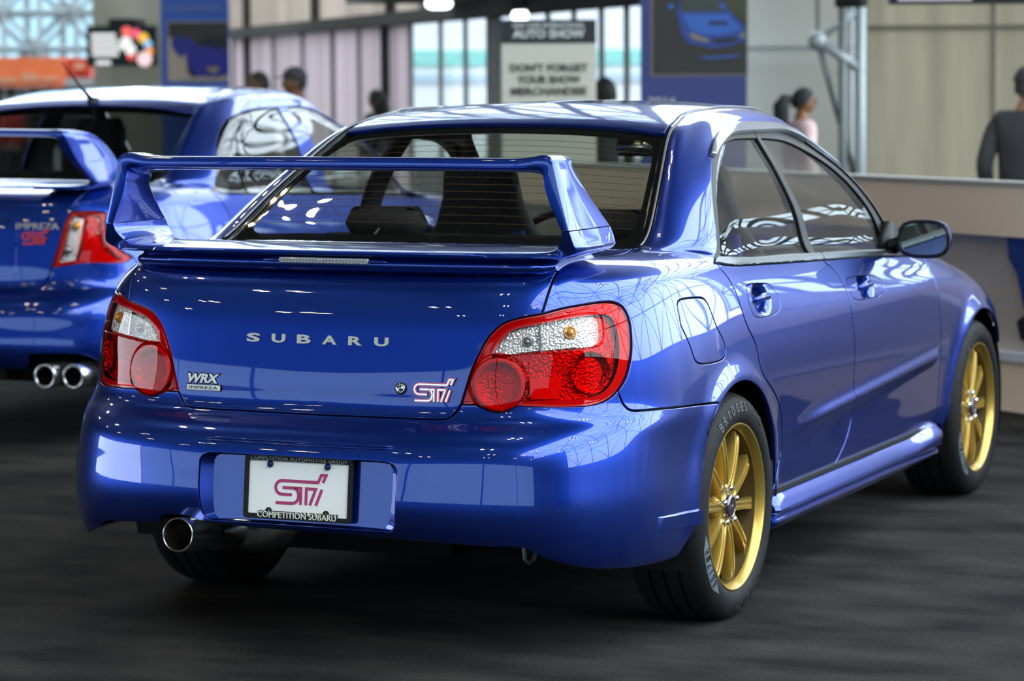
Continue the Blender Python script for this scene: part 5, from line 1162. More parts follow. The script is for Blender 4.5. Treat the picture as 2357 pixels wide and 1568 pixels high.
mb = MB(); mb.tube([(-.20, -.20, .27), (-.08, -.22, .255), (.08, -.16, .25), (.20, .05, .26), (.10, .6, .25), (.05, 1.6, .24)], .034, 14); mb.tube([(-.06, -.235, .255), (.0, -.205, .253)], .040, 14); mb.build('exhaust_pipe', M['darksteel'], car, True)
mb = MB(); mb.tube([(-.42, -.73, .345), (-.42, -.73, .315), (-.44, -.72, .31)], .006, 6); mb.build('exhaust_hanger', M['black'], car, True); mb = MB(); mb.box((-.60, -.70, .300), (.22, .06, .012)); mb.build('bumper_underside', M['black'], car); mb = MB(); mb.tube([(-.16, -.74, .32), (-.10, -.74, .32)], .008, 8); mb.blob((-.085, -.745, .315), .013, 8); mb.build('exhaust_hanger', M['black'], car, True)
mb = MB(); pts = [(.545, -.72, .335), (.545, -.735, .295), (.548, -.74, .262), (.556, -.735, .252), (.566, -.725, .262), (.572, -.71, .295), (.575, -.70, .33)]; mb.tube(pts, .0065, 10); mb.build('tow_hook', mat('tow_hook_zinc', (.22, .21, .17), .5, .7), car, True)
# --- side skirts
for s_ in (1, -1):
    V = []; F = []; ys = [.315, .33, .42, .7, 1.1, 1.5, 1.72, 1.88, 1.97, 2.01]
    for i, y in enumerate(ys):
        k = sst(1.55, 1.98, y)*.014; up = sst(1.75, 2.01, y)*.03; t = .0 if 0 < i < len(ys)-1 else .012
        for (x, z) in [(.78, .300), (.826, .299), (.838, .294), (.852+k*.4, .282+up*.2), (.868+k, .262+up*.1), (.871+k, .254), (.866+k, .247), (.853+k*.6, .240), (.852+k*.5, .233), (.861+k*.6, .226), (.862+k*.6, .219), (.852+k*.3, .204), (.835, .193), (.79, .192)]:
            V.append((s_*(x-t), y, z+up*(z > .25)*.8))
    m = 14
    for i in range(len(ys)-1):
        for j in range(m):
            f = (i*m+j, i*m+(j+1) % m, (i+1)*m+(j+1) % m, (i+1)*m+j); F.append(f if s_ < 0 else f[::-1])
    F += [tuple(range(m)) if s_ > 0 else tuple(range(m))[::-1], tuple((len(ys)-1)*m+j for j in range(m))[::s_*-1]]
    sk = autosmooth(obj('side_skirt', V, F, pm, car), 30)
    mb = MB(); mb.box((s_*.826, 1.2, .302), (.03, 1.70, .012)); mb.build('sill_seal', M['rubber'], sk)
    mb = MB(); mb.box((s_*.80, .325, .30), (.09, .03, .20), None, .01); mb.build('mud_guard', M['void'], car)
# --- door mirrors
for s_ in (1, -1):
    T = lambda p: (s_*p[0], p[1], p[2])
    mb = MB(); V = []; F = []; n = 24
    def rr(w, h, cx, cz, y, e=3.2):
        out = []
        for k in range(n):
            a = 2*PI*k/n; c, s2 = math.cos(a), math.sin(a); rad_ = (abs(c)**e+abs(s2)**e)**(-1/e); out.append((s_*(cx+w*rad_*c), y, cz+h*rad_*s2))
        return out
    secs = [rr(.081, .060, .934, .962, 1.548), rr(.083, .062, .934, .962, 1.56), rr(.081, .060, .931, .961, 1.60), rr(.074, .052, .912, .957, 1.64, 2.6), rr(.05, .034, .90, .953, 1.67, 2.2), rr(.015, .01, .89, .952, 1.68, 2)]
    for q in secs: V += q
    F = [(i*n+j, i*n+(j+1) % n, (i+1)*n+(j+1) % n, (i+1)*n+j) for i in range(len(secs)-1) for j in range(n)]
    F = [f if s_ < 0 else f[::-1] for f in F]; F.append(tuple((len(secs)-1)*n+j for j in range(n)))
    mir = autosmooth(obj('door_mirror', V, F, pm, car), 50)
    q = rr(.078, .055, .934, .962, 1.5435); q2 = rr(.086, .062, .934, .962, 1.547); q3 = rr(.074, .050, .934, .962, 1.5465)
    obj('mirror_housing', q2+q+q3, [(j, (j+1) % n, n+(j+1) % n, n+j) for j in range(n)]+[(n+j, n+(j+1) % n, 2*n+(j+1) % n, 2*n+j) for j in range(n)], M['blackgloss'], mir, True)
    obj('mirror_glass', q3, [tuple(range(n))], mat('mirror_silver', (.55, .60, .58), .02, 1.0), mir)
    mb = MB(); mb.tube([T((.850, 1.60, .950)), T((.80, 1.66, .930)), T((.765, 1.72, .920))], [.022, .026, .034], 12)
    mb.prism([(1.62, .905), (1.88, .900), (1.80, .985), (1.70, 1.01), (1.64, .96)], .022, frame([s_*.755, 0, 0], [0, 1, 0], [0, 0, 1]) if s_ > 0 else frame([s_*.755-.022, 0, 0], [0, 1, 0], [0, 0, 1]))
    mb.build('mirror_base', M['black'], mir, True)
# --- cabin
def cab(name, mb, m_, par=None, **kw): return mb.build(name, m_, par or car, True, **kw)
g = S1.g; nrm = S1.n; V = (g-nrm*.028); nu, nv = g.shape[:2]
def trimcell(u, v):
    if v < 11.2: return u < 13.3 and v > 1.2 and not (v < 6.6 and u < 5.2) and not (v < 6.4 and (6.5 < u < 9.1))
    if u < 2.95 and 13.0 < v < 15.9: return False
    if 7.35 < u < 12.6 and 11.2 < v < 16.0: return 10.35 < u < 10.75
    if u > 13.4 and v > 12.7: return v > 16.6
    return u < 13.5 or v > 16.6
use = [(i, j) for i in range(0, nu-1, 2) for j in range(0, nv-2, 2) if trimcell(i/SUB, j/SUB)]
def trimmesh(cells):
    idx = {}; VV = []; FF = []
    def gi(i, j):
        i = min(i, nu-1); j = min(j, nv-1)
        if (i, j) not in idx: idx[(i, j)] = len(VV); VV.append(V[i, j])
        return idx[(i, j)]
    for i, j in cells:
        q = [gi(i, j), gi(i+2, j), gi(i+2, j+2), gi(i, j+2)]
        FF.append(tuple(q))
    k = len(VV); return VV+[np.array(p)*[-1, 1, 1] for p in VV], FF+[tuple(a+k for a in f)[::-1] for f in FF]
a = trimmesh([c for c in use if c[1]/SUB < 16.0]); obj('cabin_trim', a[0], a[1], M['trim'], car, True)
a = trimmesh([c for c in use if c[1]/SUB >= 16.0]); obj('headliner', a[0], a[1], M['liner'], car, True)
mb = MB(); mb.prism([(-.60, -.16), (.60, -.16), (.66, .18), (-.66, .18)], .012, frame([0, 0, .985], [1, 0, 0], [0, 1, 0])); cab('parcel_shelf', mb, mat('parcel_shelf', (.045, .045, .045), .8))
mb = MB(); mb.box((0, .36, .74), (1.28, .20, .56), None, .06); mb.box((0, .58, .52), (1.28, .50, .16), None, .06); rs = cab('rear_seat', mb, M['seat'])
for x in (-.36, .36):
    mb = MB(); mb.box((x, .30, 1.055), (.26, .10, .10), None, .045); cab('headrest', mb, M['seat'], rs)
for x in (-.36, .36):
    mb = MB(); mb.box((x, 1.30, .50), (.50, .52, .16), None, .06); st = cab('front_seat', mb, M['seat'])
    V2 = []; F2 = []; rows = [(.50, .24, 1.12, .06), (.62, .25, 1.09, .07), (.80, .245, 1.05, .07), (.93, .22, 1.02, .065), (1.02, .165, 1.0, .06), (1.10, .135, .985, .055), (1.18, .125, .97, .05), (1.225, .09, .965, .03)]
    for (z, hw, y, dp) in rows:
        for k in range(20):
            a_ = 2*PI*k/20; c_, s2 = math.cos(a_), math.sin(a_); r_ = (abs(c_)**3+abs(s2)**3)**(-1/3); V2.append((x+hw*r_*c_, y+dp*r_*s2, z))
    F2 = [(i*20+j, i*20+(j+1) % 20, (i+1)*20+(j+1) % 20, (i+1)*20+j) for i in range(len(rows)-1) for j in range(20)]+[tuple((len(rows)-1)*20+j for j in range(20))]
    obj('seat_back', V2, F2, M['seat'], st, True)
    mb = MB(); mb.tube([(x-.1, .98, .70), (x-.1, .93, .95)], .03, 8); mb.tube([(x+.22, .90, .55), (x+.15, .93, 1.0)], .022, 6); cab('seat_bolster', mb, M['seatblue'], st)
mb = MB(); mb.box((0, 1.86, .80), (1.34, .34, .22), None, .08); mb.box((0, 1.3, .45), (.22, .9, .2), None, .05); cab('dashboard', mb, M['trim'])
mb = MB(); V3 = []
Mx = frame([-.36, 1.58, .86], [1, 0, 0], [0, .35, .93])
pts = [(.175*math.cos(a_), .175*math.sin(a_), 0) for a_ in np.linspace(0, 2*PI, 33)]
mb.tube([np.array(Mx)[:3, :3]@np.array(p)+np.array(Mx)[:3, 3] for p in pts], .013, 8, cap=False); mb.lathe([(-.03, .001), (-.03, .06), (.0, .065), (.02, .05), (.02, .001)], 20, 2, Mx)
for a_ in (20, 160, 270): mb.tube([np.array(Mx)[:3, 3], np.array(Mx)[:3, :3]@np.array([.17*math.cos(math.radians(a_)), .17*math.sin(math.radians(a_)), 0])+np.array(Mx)[:3, 3]], .012, 6)
cab('steering_wheel', mb, M['black'])
Mx = frame([.02, 1.50, 1.255], [1, 0, 0], [0, .1, 1]); mb = MB(); mb.box((0, 0, 0), (.25, .065, .03), Mx, .014); mb.tube([(.02, 1.50, 1.27), (.02, 1.46, 1.32)], .008, 6); im = cab('interior_mirror', mb, M['black'])
mb = MB(); mb.box((0, 0, .0162), (.235, .052, .001), Mx, 0); cab('mirror_glass', mb, mat('interior_mirror_silver', (.6, .6, .55), .03, 1.0), im)
mb = MB()
for x in (-.38, .38): mb.tube([(x*.9, 0.14, 1.0), (x*.95, .25, 1.04), (x, .33, 1.02)], .004, 5)
cab('seat_belt', mb, mat('seat_belt', (.12, .12, .12), .7))
# ------------------------------------------------------------------ second saloon, parked to the left
def car_disp2(g):
    return car_disp(g)
S2 = Surf(_net()*np.array([1.03, 1.03, 1.035]), None, smooth=30)
_g = S2.g; 
car2 = empty('car', (-3.48, 3.22, 0), label='blurred blue saloon with roof aerial and twin tailpipes, parked to the left', cat='car')
pm2 = M['paint']
LB2 = [(0, 6.0), (.8, 6.0), (1.5, 6.0), (1.9, 6.05), (2.1, 6.3), (2.27, 6.95)]
LL2 = [(2.27, 6.95), (2.35, 7.4), (2.5, 8.0), (2.68, 8.7), (2.87, 9.38)]
LQ2 = [(2.87, 9.38), (2.92, 9.9), (3.05, 10.6), (3.1, 11.6), (3.05, 12.9)]
LR2 = [(2.87, 9.38), (3.4, 9.40), (3.9, 9.38), (4.20, 9.28)]; LR3 = [(4.20, 9.28), (4.12, 8.8), (4.15, 8.2), (4.4, 7.8), (4.86, 7.44)]; LR4 = [(4.86, 7.44), (4.62, 7.28), (4.2, 7.24), (3.43, 7.28), (2.8, 7.2), (2.27, 7.08)]
def p2(name, segs, m_, side='B', par=None, **kw): return panel(name, S2, segs, m_, par or car2, side, dens=2, step=.025, **kw)
RC2 = [(0, 6.35), (1.28, 6.35)], [(1.28, 6.35), (1.36, 6.6), (1.36, 8.8)], [(1.36, 8.8), (1.2, 8.95), (0, 8.95)]
lid2 = p2('trunk_lid', [LB2, [(2.27, 6.95), (2.27, 7.08)], LL2, LQ2, [(3.05, 12.9), (0, 12.9)], [(0, 12.9), (0, 8.95)], rev(RC2[2]), rev(RC2[1]), rev(RC2[0]), [(0, 6.35), (0, 6.0)]], pm2)
p2('plate_recess', [[(0, 6.3), (1.34, 6.3)], [(1.34, 6.3), (1.40, 8.98)], [(1.40, 8.98), (0, 9.0)], [(0, 9.0), (0, 6.3)]], pm2, par=lid2, off=-.03, lip=0)
AR2 = [find_uv(S2, .355*math.cos(a), .32+.355*math.sin(a)) for a in np.radians(np.linspace(141, -18, 20))]
p2('rear_bumper', [LB2, [(2.27, 6.95), (2.27, 7.08)], rev(LR4), [(4.86, 7.44), (5.2, 6.9), (6.4, 6.4), (AR2[0][0], AR2[0][1])], [AR2[0], (6.85, 4.2), (6.5, 1.6), (6.3, 1.0)], [(6.3, 1.0), (4.6, 1.0), (4.2, 1.3), (3.9, 1.75), (3.5, 1.95), (2.2, 1.95), (2.0, 1.9)], [(2.0, 1.9), (1.85, 1.2), (1.6, 1.0), (0, 1.0)], [(0, 1.0), (0, 6.0)]], pm2, lip=.03)
RI2 = [(7.74, 11.4), (7.6, 12.3), (7.4, 13.2), (6.9, 14.4), (6.70, 15.2), (6.9, 15.6), (7.6, 15.8), (8.6, 15.95), (10.7, 16.1), (12.0, 16.2), (12.6, 16.0), (12.9, 15.3), (13.0, 14.0), (13.0, 12.3), (13.2, 11.0), (13.55, 10.3)]
for sd in 'RL':
    p2('quarter_panel', [LR2, LR3, [(4.86, 7.44), (5.2, 6.9), (6.4, 6.4), (AR2[0][0], AR2[0][1])], AR2+[(9.14, 1.9)], [(9.14, 1.9), (9.27, 1.95)], rev([p for p in DOOR_R if p[1] > 2.2]+[(9.27, 1.95)]), [(7.76, 11.2), (7.74, 11.4)], RI2, [(13.55, 10.3), (13.5, 13), (13.4, 17.1)], [(13.4, 17.1), (8, 17.3), (4.6, 17.2), (3.6, 16.6), (3.4, 15.5), (3.4, 14), (3.3, 12.98)], [(3.3, 12.98), (3.05, 12.9)], rev(LQ2)], pm2, sd)
    d_ = p2('rear_door', [rev(DOOR_R), [(7.76, 11.2), (10.66, 10.9)], DOOR_M, [(10.68, 1.42), (9.05, 1.42)]], pm2, sd)
    d_ = p2('front_door', [rev(DOOR_M), [(10.66, 10.9), (13.55, 10.1)], DOOR_F, [(13.65, 1.33), (10.68, 1.42)]], pm2, sd)
    p2('front_fender', [rev([p for p in DOOR_F if p[1] > 2.0]), [(13.55, 10.1), (13.6, 11.5), (14.2, 11.9), (15, 12), (17.2, 11)], [(17.2, 11), (16.4, 6.0)], [(16.4, 6.0), (16.1, 5.6)]+[find_uv(S2, 2.62+.36*math.cos(a), .32+.36*math.sin(a)) for a in np.radians(np.linspace(38, 180, 20))], [find_uv(S2, 2.26, .32), DOOR_F[-3]]], pm2, sd)
    p2('rear_side_window', [[(7.7, 11.5), (7.55, 12.3), (7.36, 13.2), (6.88, 14.4), (6.78, 15.1), (6.95, 15.5), (7.6, 15.7), (8.2, 15.8)], [(8.2, 15.8), (8.9, 13.4), (9.0, 11.5)], [(9.0, 11.5), (7.7, 11.5)]], M['glass'], sd, off=-.008, lip=0)
    p2('middle_side_window', [[(8.3, 15.8), (9.6, 15.98), (10.7, 16.08)], [(10.7, 16.08), (10.6, 14), (10.7, 11.5)], [(10.7, 11.5), (9.1, 11.5)], [(9.1, 11.5), (9.0, 13.4), (8.3, 15.8)]], M['glass'], sd, off=-.008, lip=0)
    p2('front_side_window', [[(11.1, 16.1), (12.0, 16.15), (12.6, 15.9), (12.85, 15), (12.9, 13), (12.9, 11.5)], [(12.9, 11.5), (11.1, 11.5)], [(11.1, 11.5), (11.0, 14), (11.1, 16.1)]], M['glass'], sd, off=-.008, lip=0)
    p2('door_pillar_strip', [[(10.66, 16.12), (10.58, 14), (10.66, 11.4)], [(10.66, 11.4), (11.14, 11.4)], [(11.14, 11.4), (11.04, 14), (11.14, 16.14)], [(11.14, 16.14), (10.66, 16.12)]], pm2, sd, off=-.002, lip=.004)
    t = p2('tail_light', [LL2, LR2, LR3, LR4, [(2.27, 7.08), (2.27, 6.95)]], M['lensred'], sd, holes=[[[(2.96, 9.22), (3.47, 9.14), (3.28, 8.4), (3.0, 7.36), (2.44, 7.26), (2.65, 8.0), (2.96, 9.22)]]], gap=.006)
    p2('lamp_reflector', [LL2, LR2, LR3, LR4, [(2.27, 7.08), (2.27, 6.95)]], M['facetbig'], sd, par=t, off=-.03, lip=.02, holes=[[[(2.96, 9.22), (3.47, 9.14), (3.28, 8.4), (3.0, 7.36), (2.44, 7.26), (2.65, 8.0), (2.96, 9.22)]]])
    p2('lamp_rim', [LL2, LR2, LR3, LR4, [(2.27, 7.08), (2.27, 6.95)]], M['redrim'], sd, par=t, off=-.012, lip=0, gap=.008, holes=[[[(2.50, 7.30), (2.7, 8.1), (2.98, 9.2), (4.0, 9.2), (3.98, 8.3), (4.2, 7.7), (4.5, 7.4), (3.4, 7.4), (2.50, 7.30)]]])
    c_ = [(2.96, 9.22), (3.47, 9.14)], [(3.47, 9.14), (3.28, 8.4), (3.0, 7.36)], [(3.0, 7.36), (2.44, 7.26)], [(2.44, 7.26), (2.65, 8.0), (2.96, 9.22)]
    p2('clear_lens', c_, M['lensclear'], sd, par=t, lip=.004)
    p2('clear_reflector', c_, M['facet'], sd, par=t, off=-.03, lip=.02)
    for u_, v_, m_ in ((3.12, 8.75, 'amber'), (2.78, 7.8, 'bulb')):
        mb = MB(); mb.blob((0, 0, 0), .018, 8, surf_frame(S2, (u_, v_), -.015, sd == 'L')); mb.build('lamp_bulb', M[m_], t, True)
    mb = MB()
    for c3, x in (((0, -.86, .31), .600), ((0, -.84, .31), .718)):
        mb = MB(); X = (x if sd == 'R' else -x); mb.lathe([(0, .040), (-.002, .045), (.0, .050), (.006, .051), (.16, .051), (.16, .042), (.01, .041)], 32, 1, offM0(X, -.97 if x < .7 else -.945, .308), closed=True); tp = mb.build('exhaust_tip', M['steel'], car2, True)
        mb = MB(); mb.lathe([(.008, .0415), (.15, .0405), (.15, .0001)], 24, 1, offM0(X, -.97 if x < .7 else -.945, .308)); mb.build('exhaust_bore', M['void'], tp, True)
p2('roof_panel', [[(0, 15.75), (2, 15.72), (3.3, 15.6)], [(3.3, 15.6), (3.4, 16.6), (4.6, 17.25), (8, 17.35), (13.2, 17.15)], [(13.2, 17.15), (14, 16.6), (19, 16.4)], [(19, 16.4), (19, 18.97)], [(19, 18.97), (0, 18.97)], [(0, 18.97), (0, 15.75)]], pm2, gap=.001)
p2('rear_window', [[(0, 12.95), (2.9, 13)], [(2.9, 13), (3.25, 15.4)], [(3.25, 15.4), (2.9, 15.62), (0, 15.72)], [(0, 15.72), (0, 12.95)]], glassy('darker_rear_glass', (.34, .36, .34), 1.55), off=-.004, lip=0)
for sd in 'RL': p2('glass_pillar', [[(3.0, 12.98), (3.28, 12.98)], [(3.28, 12.98), (3.4, 14), (3.38, 15.5)], [(3.38, 15.5), (3.27, 15.5)], [(3.27, 15.5), (2.95, 13.0)]], M['frit'], sd, off=-.002, lip=.004)
p2('windscreen', [[(13.55, 12.8), (13.47, 16.3)], [(13.47, 16.3), (19, 16.3)], [(19, 16.3), (19, 12.8)], [(19, 12.8), (13.55, 12.8)]], M['glass'], off=-.006, lip=0)
p2('hood', [[(13.62, 11.6), (13.62, 12.7)], [(13.62, 12.7), (19, 12.75)], [(19, 12.75), (19, 10)], [(19, 10), (17.25, 10.9), (16, 11.65), (14.2, 11.95), (13.62, 11.6)]], pm2)
p2('front_bumper', [[(16.45, 1.0), (16.2, 2.5), (16.1, 5.0), (16.45, 6.0)], [(16.45, 6.0), (17.2, 10.8)], [(17.2, 10.8), (19, 9.9)], [(19, 9.9), (19, 1.0)], [(19, 1.0), (16.45, 1.0)]], pm2)
g = S2.g; V = g-S2.n*.035
def tc2(u, v):
    if v < 11.2: return u < 13.3 and v > 1.2 and not (v < 6.4 and 6.4 < u < 9.2) and not (v < 6.5 and u < 5) and not (u < 1.6 and v < 9.2)
    if u < 3.3 and 12.9 < v < 15.7: return False
    if 6.7 < u < 12.95 and 11.2 < v < 16.0: return 10.6 < u < 11.1
    if u > 13.4 and v > 12.7: return v > 16.4
    return u < 13.5 or v > 16.4
a = trimmesh([(i, j) for i in range(0, nu-1, 2) for j in range(0, nv-2, 2) if tc2(i/SUB, j/SUB)]); obj('cabin_trim', a[0], a[1], M['trim'], car2, True)
mb = MB(); mb.box((0, .05, 1.0), (1.2, .4, .02)); mb.box((0, .38, .80), (1.3, .2, .56), None, .06); mb.build('rear_seat', M['seat'], car2)
for x in (-.38, .38):
    mb = MB(); mb.box((x, 1.05, .82), (.46, .14, .66), None, .06); mb.box((x, 1.02, 1.22), (.26, .1, .18), None, .05); mb.build('front_seat', M['seat'], car2)
mb = MB(); mb.box((0, -.60, .32), (1.3, .42, .12), None, .04); mb.box((0, -.76, .33), (.72, .26, .10)); mb.box((0, 1.3, .28), (1.4, 3.3, .05)); mb.build('underbody', M['void'], car2)
mb = MB(); mb.box((0, -.905, .40), (.72, .03, .13), None, .01); mb.build('diffuser', M['void'], car2)
# wing
h2 = [(0, 1.293, 0, 1.262, -.93, -.76), (.3, 1.293, .3, 1.262, -.93, -.755), (.58, 1.291, .57, 1.258, -.93, -.74), (.645, 1.291, .625, 1.252, -.928, -.728), (.675, 1.284, .650, 1.240, -.925, -.715), (.682, 1.268, .658, 1.225, -.918, -.69), (.685, 1.225, .662, 1.19, -.885, -.61), (.690, 1.165, .668, 1.15, -.84, -.545), (.697, 1.115, .674, 1.11, -.78, -.54), (.702, 1.082, .672, 1.085, -.745, -.58)]
f2_ = [(.702, 1.080, .672, 1.085, -.745, -.58), (.700, 1.066, .655, 1.077, -.735, -.55), (.67, 1.050, .62, 1.072, -.74, -.50), (.60, 1.045, .58, 1.070, -.77, -.46), (.45, 1.045, .45, 1.072, -.80, -.42)]
w2 = sweep(h2, 40, 'rear_wing', pm2, car2, lambda q: float(sst(.4, .6, q))); 
R_ = f2_; V3 = []
sweep(f2_, 16, 'wing_foot', pm2, w2)
mb = MB(); mb.tube([(0, .36, 1.395), (0, .33, 1.415), (0, .25, 1.47), (0, .13, 1.56), (0, .12, 1.567)], [.016, .011, .0055, .0035, .003], 8); mb.blob((0, .37, 1.39), (.024, .045, .024), 8); mb.build('roof_aerial', M['black'], car2, True)
def rf2(x, z, off=.004):
    g_ = S2.g[:5*SUB, 6*SUB:10*SUB]; d = (g_[..., 0]-abs(x))**2+(g_[..., 2]-z)**2; i, j = np.unravel_index(d.argmin(), d.shape); uv = (i/SUB, 6+j/SUB); N = S2.N(uv)[0]; P = S2.P(uv)[0]
    ex = np.cross([0, 0, 1.], N); return frame(P+N*off, ex, np.cross(N, ex))
mb = MB(); V_, F_ = fit_text('IMPREZA', .19, .026, .003, bold=0); mb.add(V_, F_, rf2(.482, .900)); mb.build('model_lettering', mat('satin_silver', (.62, .62, .62), .3, .8), lid2)
sport_mark(rf2(.475, .852), .12, .003, .07).build('sport_badge', mat('red_badge', (.50, .03, .06), .3), lid2)
for y in (0, 2.62):
    for s_ in (1, -1):
        c = copy_tree(wr, car2); c.location = (s_*.868, y, .3105); c.rotation_euler = (0, 0, 0 if s_ > 0 else PI)
for y0 in (0, 2.62):
    for s_ in (-1, 1):
        mb = MB(); VV = []; FF = []
        for k in range(25):
            a = math.radians(-20+220*k/24)
            for x in (.845, .56): VV.append((s_*x, y0+.372*math.cos(a), .32+.372*math.sin(a)))
        for k in range(24): FF.append((2*k, 2*k+1, 2*k+3, 2*k+2))
        n = len(VV); VV.append((s_*.56, y0, .31)); FF += [(2*k+1, 2*k+3, n) for k in range(24)]
        mb.add(VV, FF); mb.build('wheel_housing', M['void'], car2, True)
# ------------------------------------------------------------------ people
def skin_mesh(name, joints, edges, m_, parent, sub=2, **kw):
    """one continuous limb surface grown over a jointed skeleton"""
    me = bpy.data.meshes.new(name); me.from_pydata([tuple(map(float, j[:3])) for j in joints], edges, []); me.materials.append(m_)
    o = bpy.data.objects.new(name, me); C.objects.link(o)
    mod = o.modifiers.new('skin', 'SKIN'); mod.use_smooth_shade = True
    lay = me.skin_vertices[0].data if me.skin_vertices else None
    if lay is None:
        me.attributes.new('skin', 'FLOAT', 'POINT')
    for i, j in enumerate(joints):
        r = j[3]; lay[i].radius = (r, j[4] if len(j) > 4 else r)
    lay[0].use_root = True
    s = o.modifiers.new('sub', 'SUBSURF'); s.levels = sub; s.render_levels = sub
    o.parent = parent; return tag(o, **kw)
def bake(o):
    dg = bpy.context.evaluated_depsgraph_get(); me = bpy.data.meshes.new_from_object(o.evaluated_get(dg)); o.modifiers.clear(); o.data = me
    me.polygons.foreach_set('use_smooth', [True]*len(me.polygons)); return o
def join_into(o, mb):
    me = o.data; V = [tuple(v.co) for v in me.vertices]; F = [tuple(p.vertices) for p in me.polygons]; n = len(V)
    V += [tuple(v) for v in mb.V]; F += [tuple(i+n for i in f) for f in mb.F]; m2 = bpy.data.meshes.new(o.name); m2.from_pydata(V, [], F)
    for m_ in me.materials: m2.materials.append(m_)
    m2.polygons.foreach_set('use_smooth', [True]*len(m2.polygons)); o.data = m2
def person(px, ytop, d, face, skin, hair, top, legs, label, hairkind='short', cap=None, step=.0, elbow=.0, h=None, glasses=False, bulk=1.0):
    base = at(px, 300, d); zt = zat(px, ytop, d); H = h or zt; k = H/1.75
    e = empty('person', (base[0], base[1], 0), face, label=label, cat='person')
    sk = mat('skin_%d' % int(px), skin, .5); cl = noisy(mat('cloth_%d' % int(px), top, .85), [c*.8 for c in top], [c*1.15 for c in top], 8); tr = mat('trousers_%d' % int(px), legs, .85); hm = mat('hair_%d' % int(px), hair, .7)
    s = k; J = []; E_ = []
    def add(x, y, z, r, p=None, r2=None):
        J.append((x*s, y*s, z*s, r*s, (r2 or r)*s)); 
        if p is not None: E_.append((p, len(J)-1))
        return len(J)-1
    # local: +y is where the person faces
    pel = add(0, 0, .95, .125, None, .095); wa = add(0, .01, 1.10, .125*bulk, pel, .095*bulk); ch = add(0, .0, 1.30, .150*bulk, wa, .105*bulk); nk0 = add(0, -.01, 1.44, .075, ch, .07); nk = add(0, .0, 1.50, .053, nk0); hd = add(0, .015, 1.58, .06, nk)
    hands = []
    for sx in (-1, 1):
        sh = add(sx*.15, -.005, 1.42, .062, nk0); s2 = add(sx*.20, -.01, 1.37, .058, sh); el = add(sx*.25, -.03-elbow*.3, 1.12, .043, s2); wr_ = add(sx*.255, .08, .90, .029, el, .024); hn = add(sx*.255, .10, .83, .034, wr_, .018)
        hands.append((sx, hn))
        for q in range(4):
            f1 = add(sx*(.25+.0), .075+q*.020, .775-.004*abs(q-1.3), .0085, hn); add(sx*.243, .08+q*.019, .735-.006*abs(q-1.3), .0075, f1)
        t1 = add(sx*.235, .125, .81, .010, hn); add(sx*.225, .135, .775, .009, t1)
        hp = add(sx*.09, 0, .90, .088, pel); kn = add(sx*.10, .03+sx*step*.2, .50, .058, hp); an = add(sx*.105, -.01+sx*step*.3, .09, .038, kn); add(sx*.11, .07+sx*step*.3, .035, .036, an); add(sx*.115, .15+sx*step*.3, .028, .028, len(J)-1)
    body = bake(skin_mesh('body', J, E_, sk, e))
    mb = MB(); Z = 1.635
    n = 18; V = []
    for i in range(n+1):
        t = PI*i/n
        for a in range(2*n):
            an = PI*a/n; x = .073*math.sin(t)*math.cos(an); y = .095*math.sin(t)*math.sin(an); z = -.118*math.cos(t)
            if z < -.02: x *= 1-.35*((-z-.02)/.1)**1.4; y = y*(1-.15*((-z-.02)/.1))+.012*((-z-.02)/.1)
            fr = max(0, math.sin(an))*math.sin(t)
            y += .022*math.exp(-((x/.013)**2+((z+.018)/.022)**2))*(fr > .3)-.010*math.exp(-(((abs(x)-.032)/.016)**2+((z-.012)/.014)**2))*(fr > .3)+.006*math.exp(-((x/.024)**2+((z+.058)/.010)**2))*(fr > .3)
            V.append((x, y+.02, z+Z))
    F = [(i*2*n+a, i*2*n+(a+1) % (2*n), (i+1)*2*n+(a+1) % (2*n), (i+1)*2*n+a) for i in range(n) for a in range(2*n)]
    mb.add(np.array(V)*s, F)
    for sx in (-1, 1): mb.blob((sx*.076*s, .015*s, 1.628*s), (.010*s, .018*s, .030*s), 6)
    join_into(body, mb)
    mb = MB()
    for sx in (-1, 1): mb.blob((sx*.032*s, .104*s, 1.647*s), (.013*s, .006*s, .006*s), 6)
    mb.build('eyes', M['black'], e, True)
    # hair: shell over the skull
    V = []; lim = {'short': .0, 'curly': .0, 'bun': .0}.get(hairkind, .0); tk = {'short': .007, 'curly': .024, 'pony': .010, 'long': .012}.get(hairkind, .01)
    rng = random.Random(int(px))
    for i in range(n+1):
        t = PI*i/n*.62
        for a in range(2*n):
            an = PI*a/n; w_ = max(0, math.sin(an)*.7+.3); tt = t*(1-.56*w_); j = 1+(.10 if hairkind == 'curly' else .02)*rng.random()
            V.append(((.075+tk)*j*math.sin(tt)*math.cos(an), (.097+tk)*j*math.sin(tt)*math.sin(an)+.016, (.120+tk)*j*math.cos(tt)+Z))
    F = [(i*2*n+(a+1) % (2*n), i*2*n+a, (i+1)*2*n+a, (i+1)*2*n+(a+1) % (2*n)) for i in range(n) for a in range(2*n)]
    mb = MB(); mb.add(np.array(V)*s, F)
    if hairkind == 'pony':
        mb.tube([np.array(p)*s for p in ((0, -.09, 1.67), (0, -.15, 1.66), (0, -.19, 1.60), (0, -.185, 1.50), (0, -.165, 1.40), (0, -.155, 1.36))], [.03*s, .055*s, .07*s, .066*s, .045*s, .012*s], 12)
    if hairkind == 'long':
        mb.tube([np.array(p)*s for p in ((0, -.05, 1.66), (0, -.08, 1.55), (0, -.09, 1.42), (0, -.10, 1.30))], [.09*s, .10*s, .10*s, .05*s], 12)
    mb.build('hair', hm, e, True)
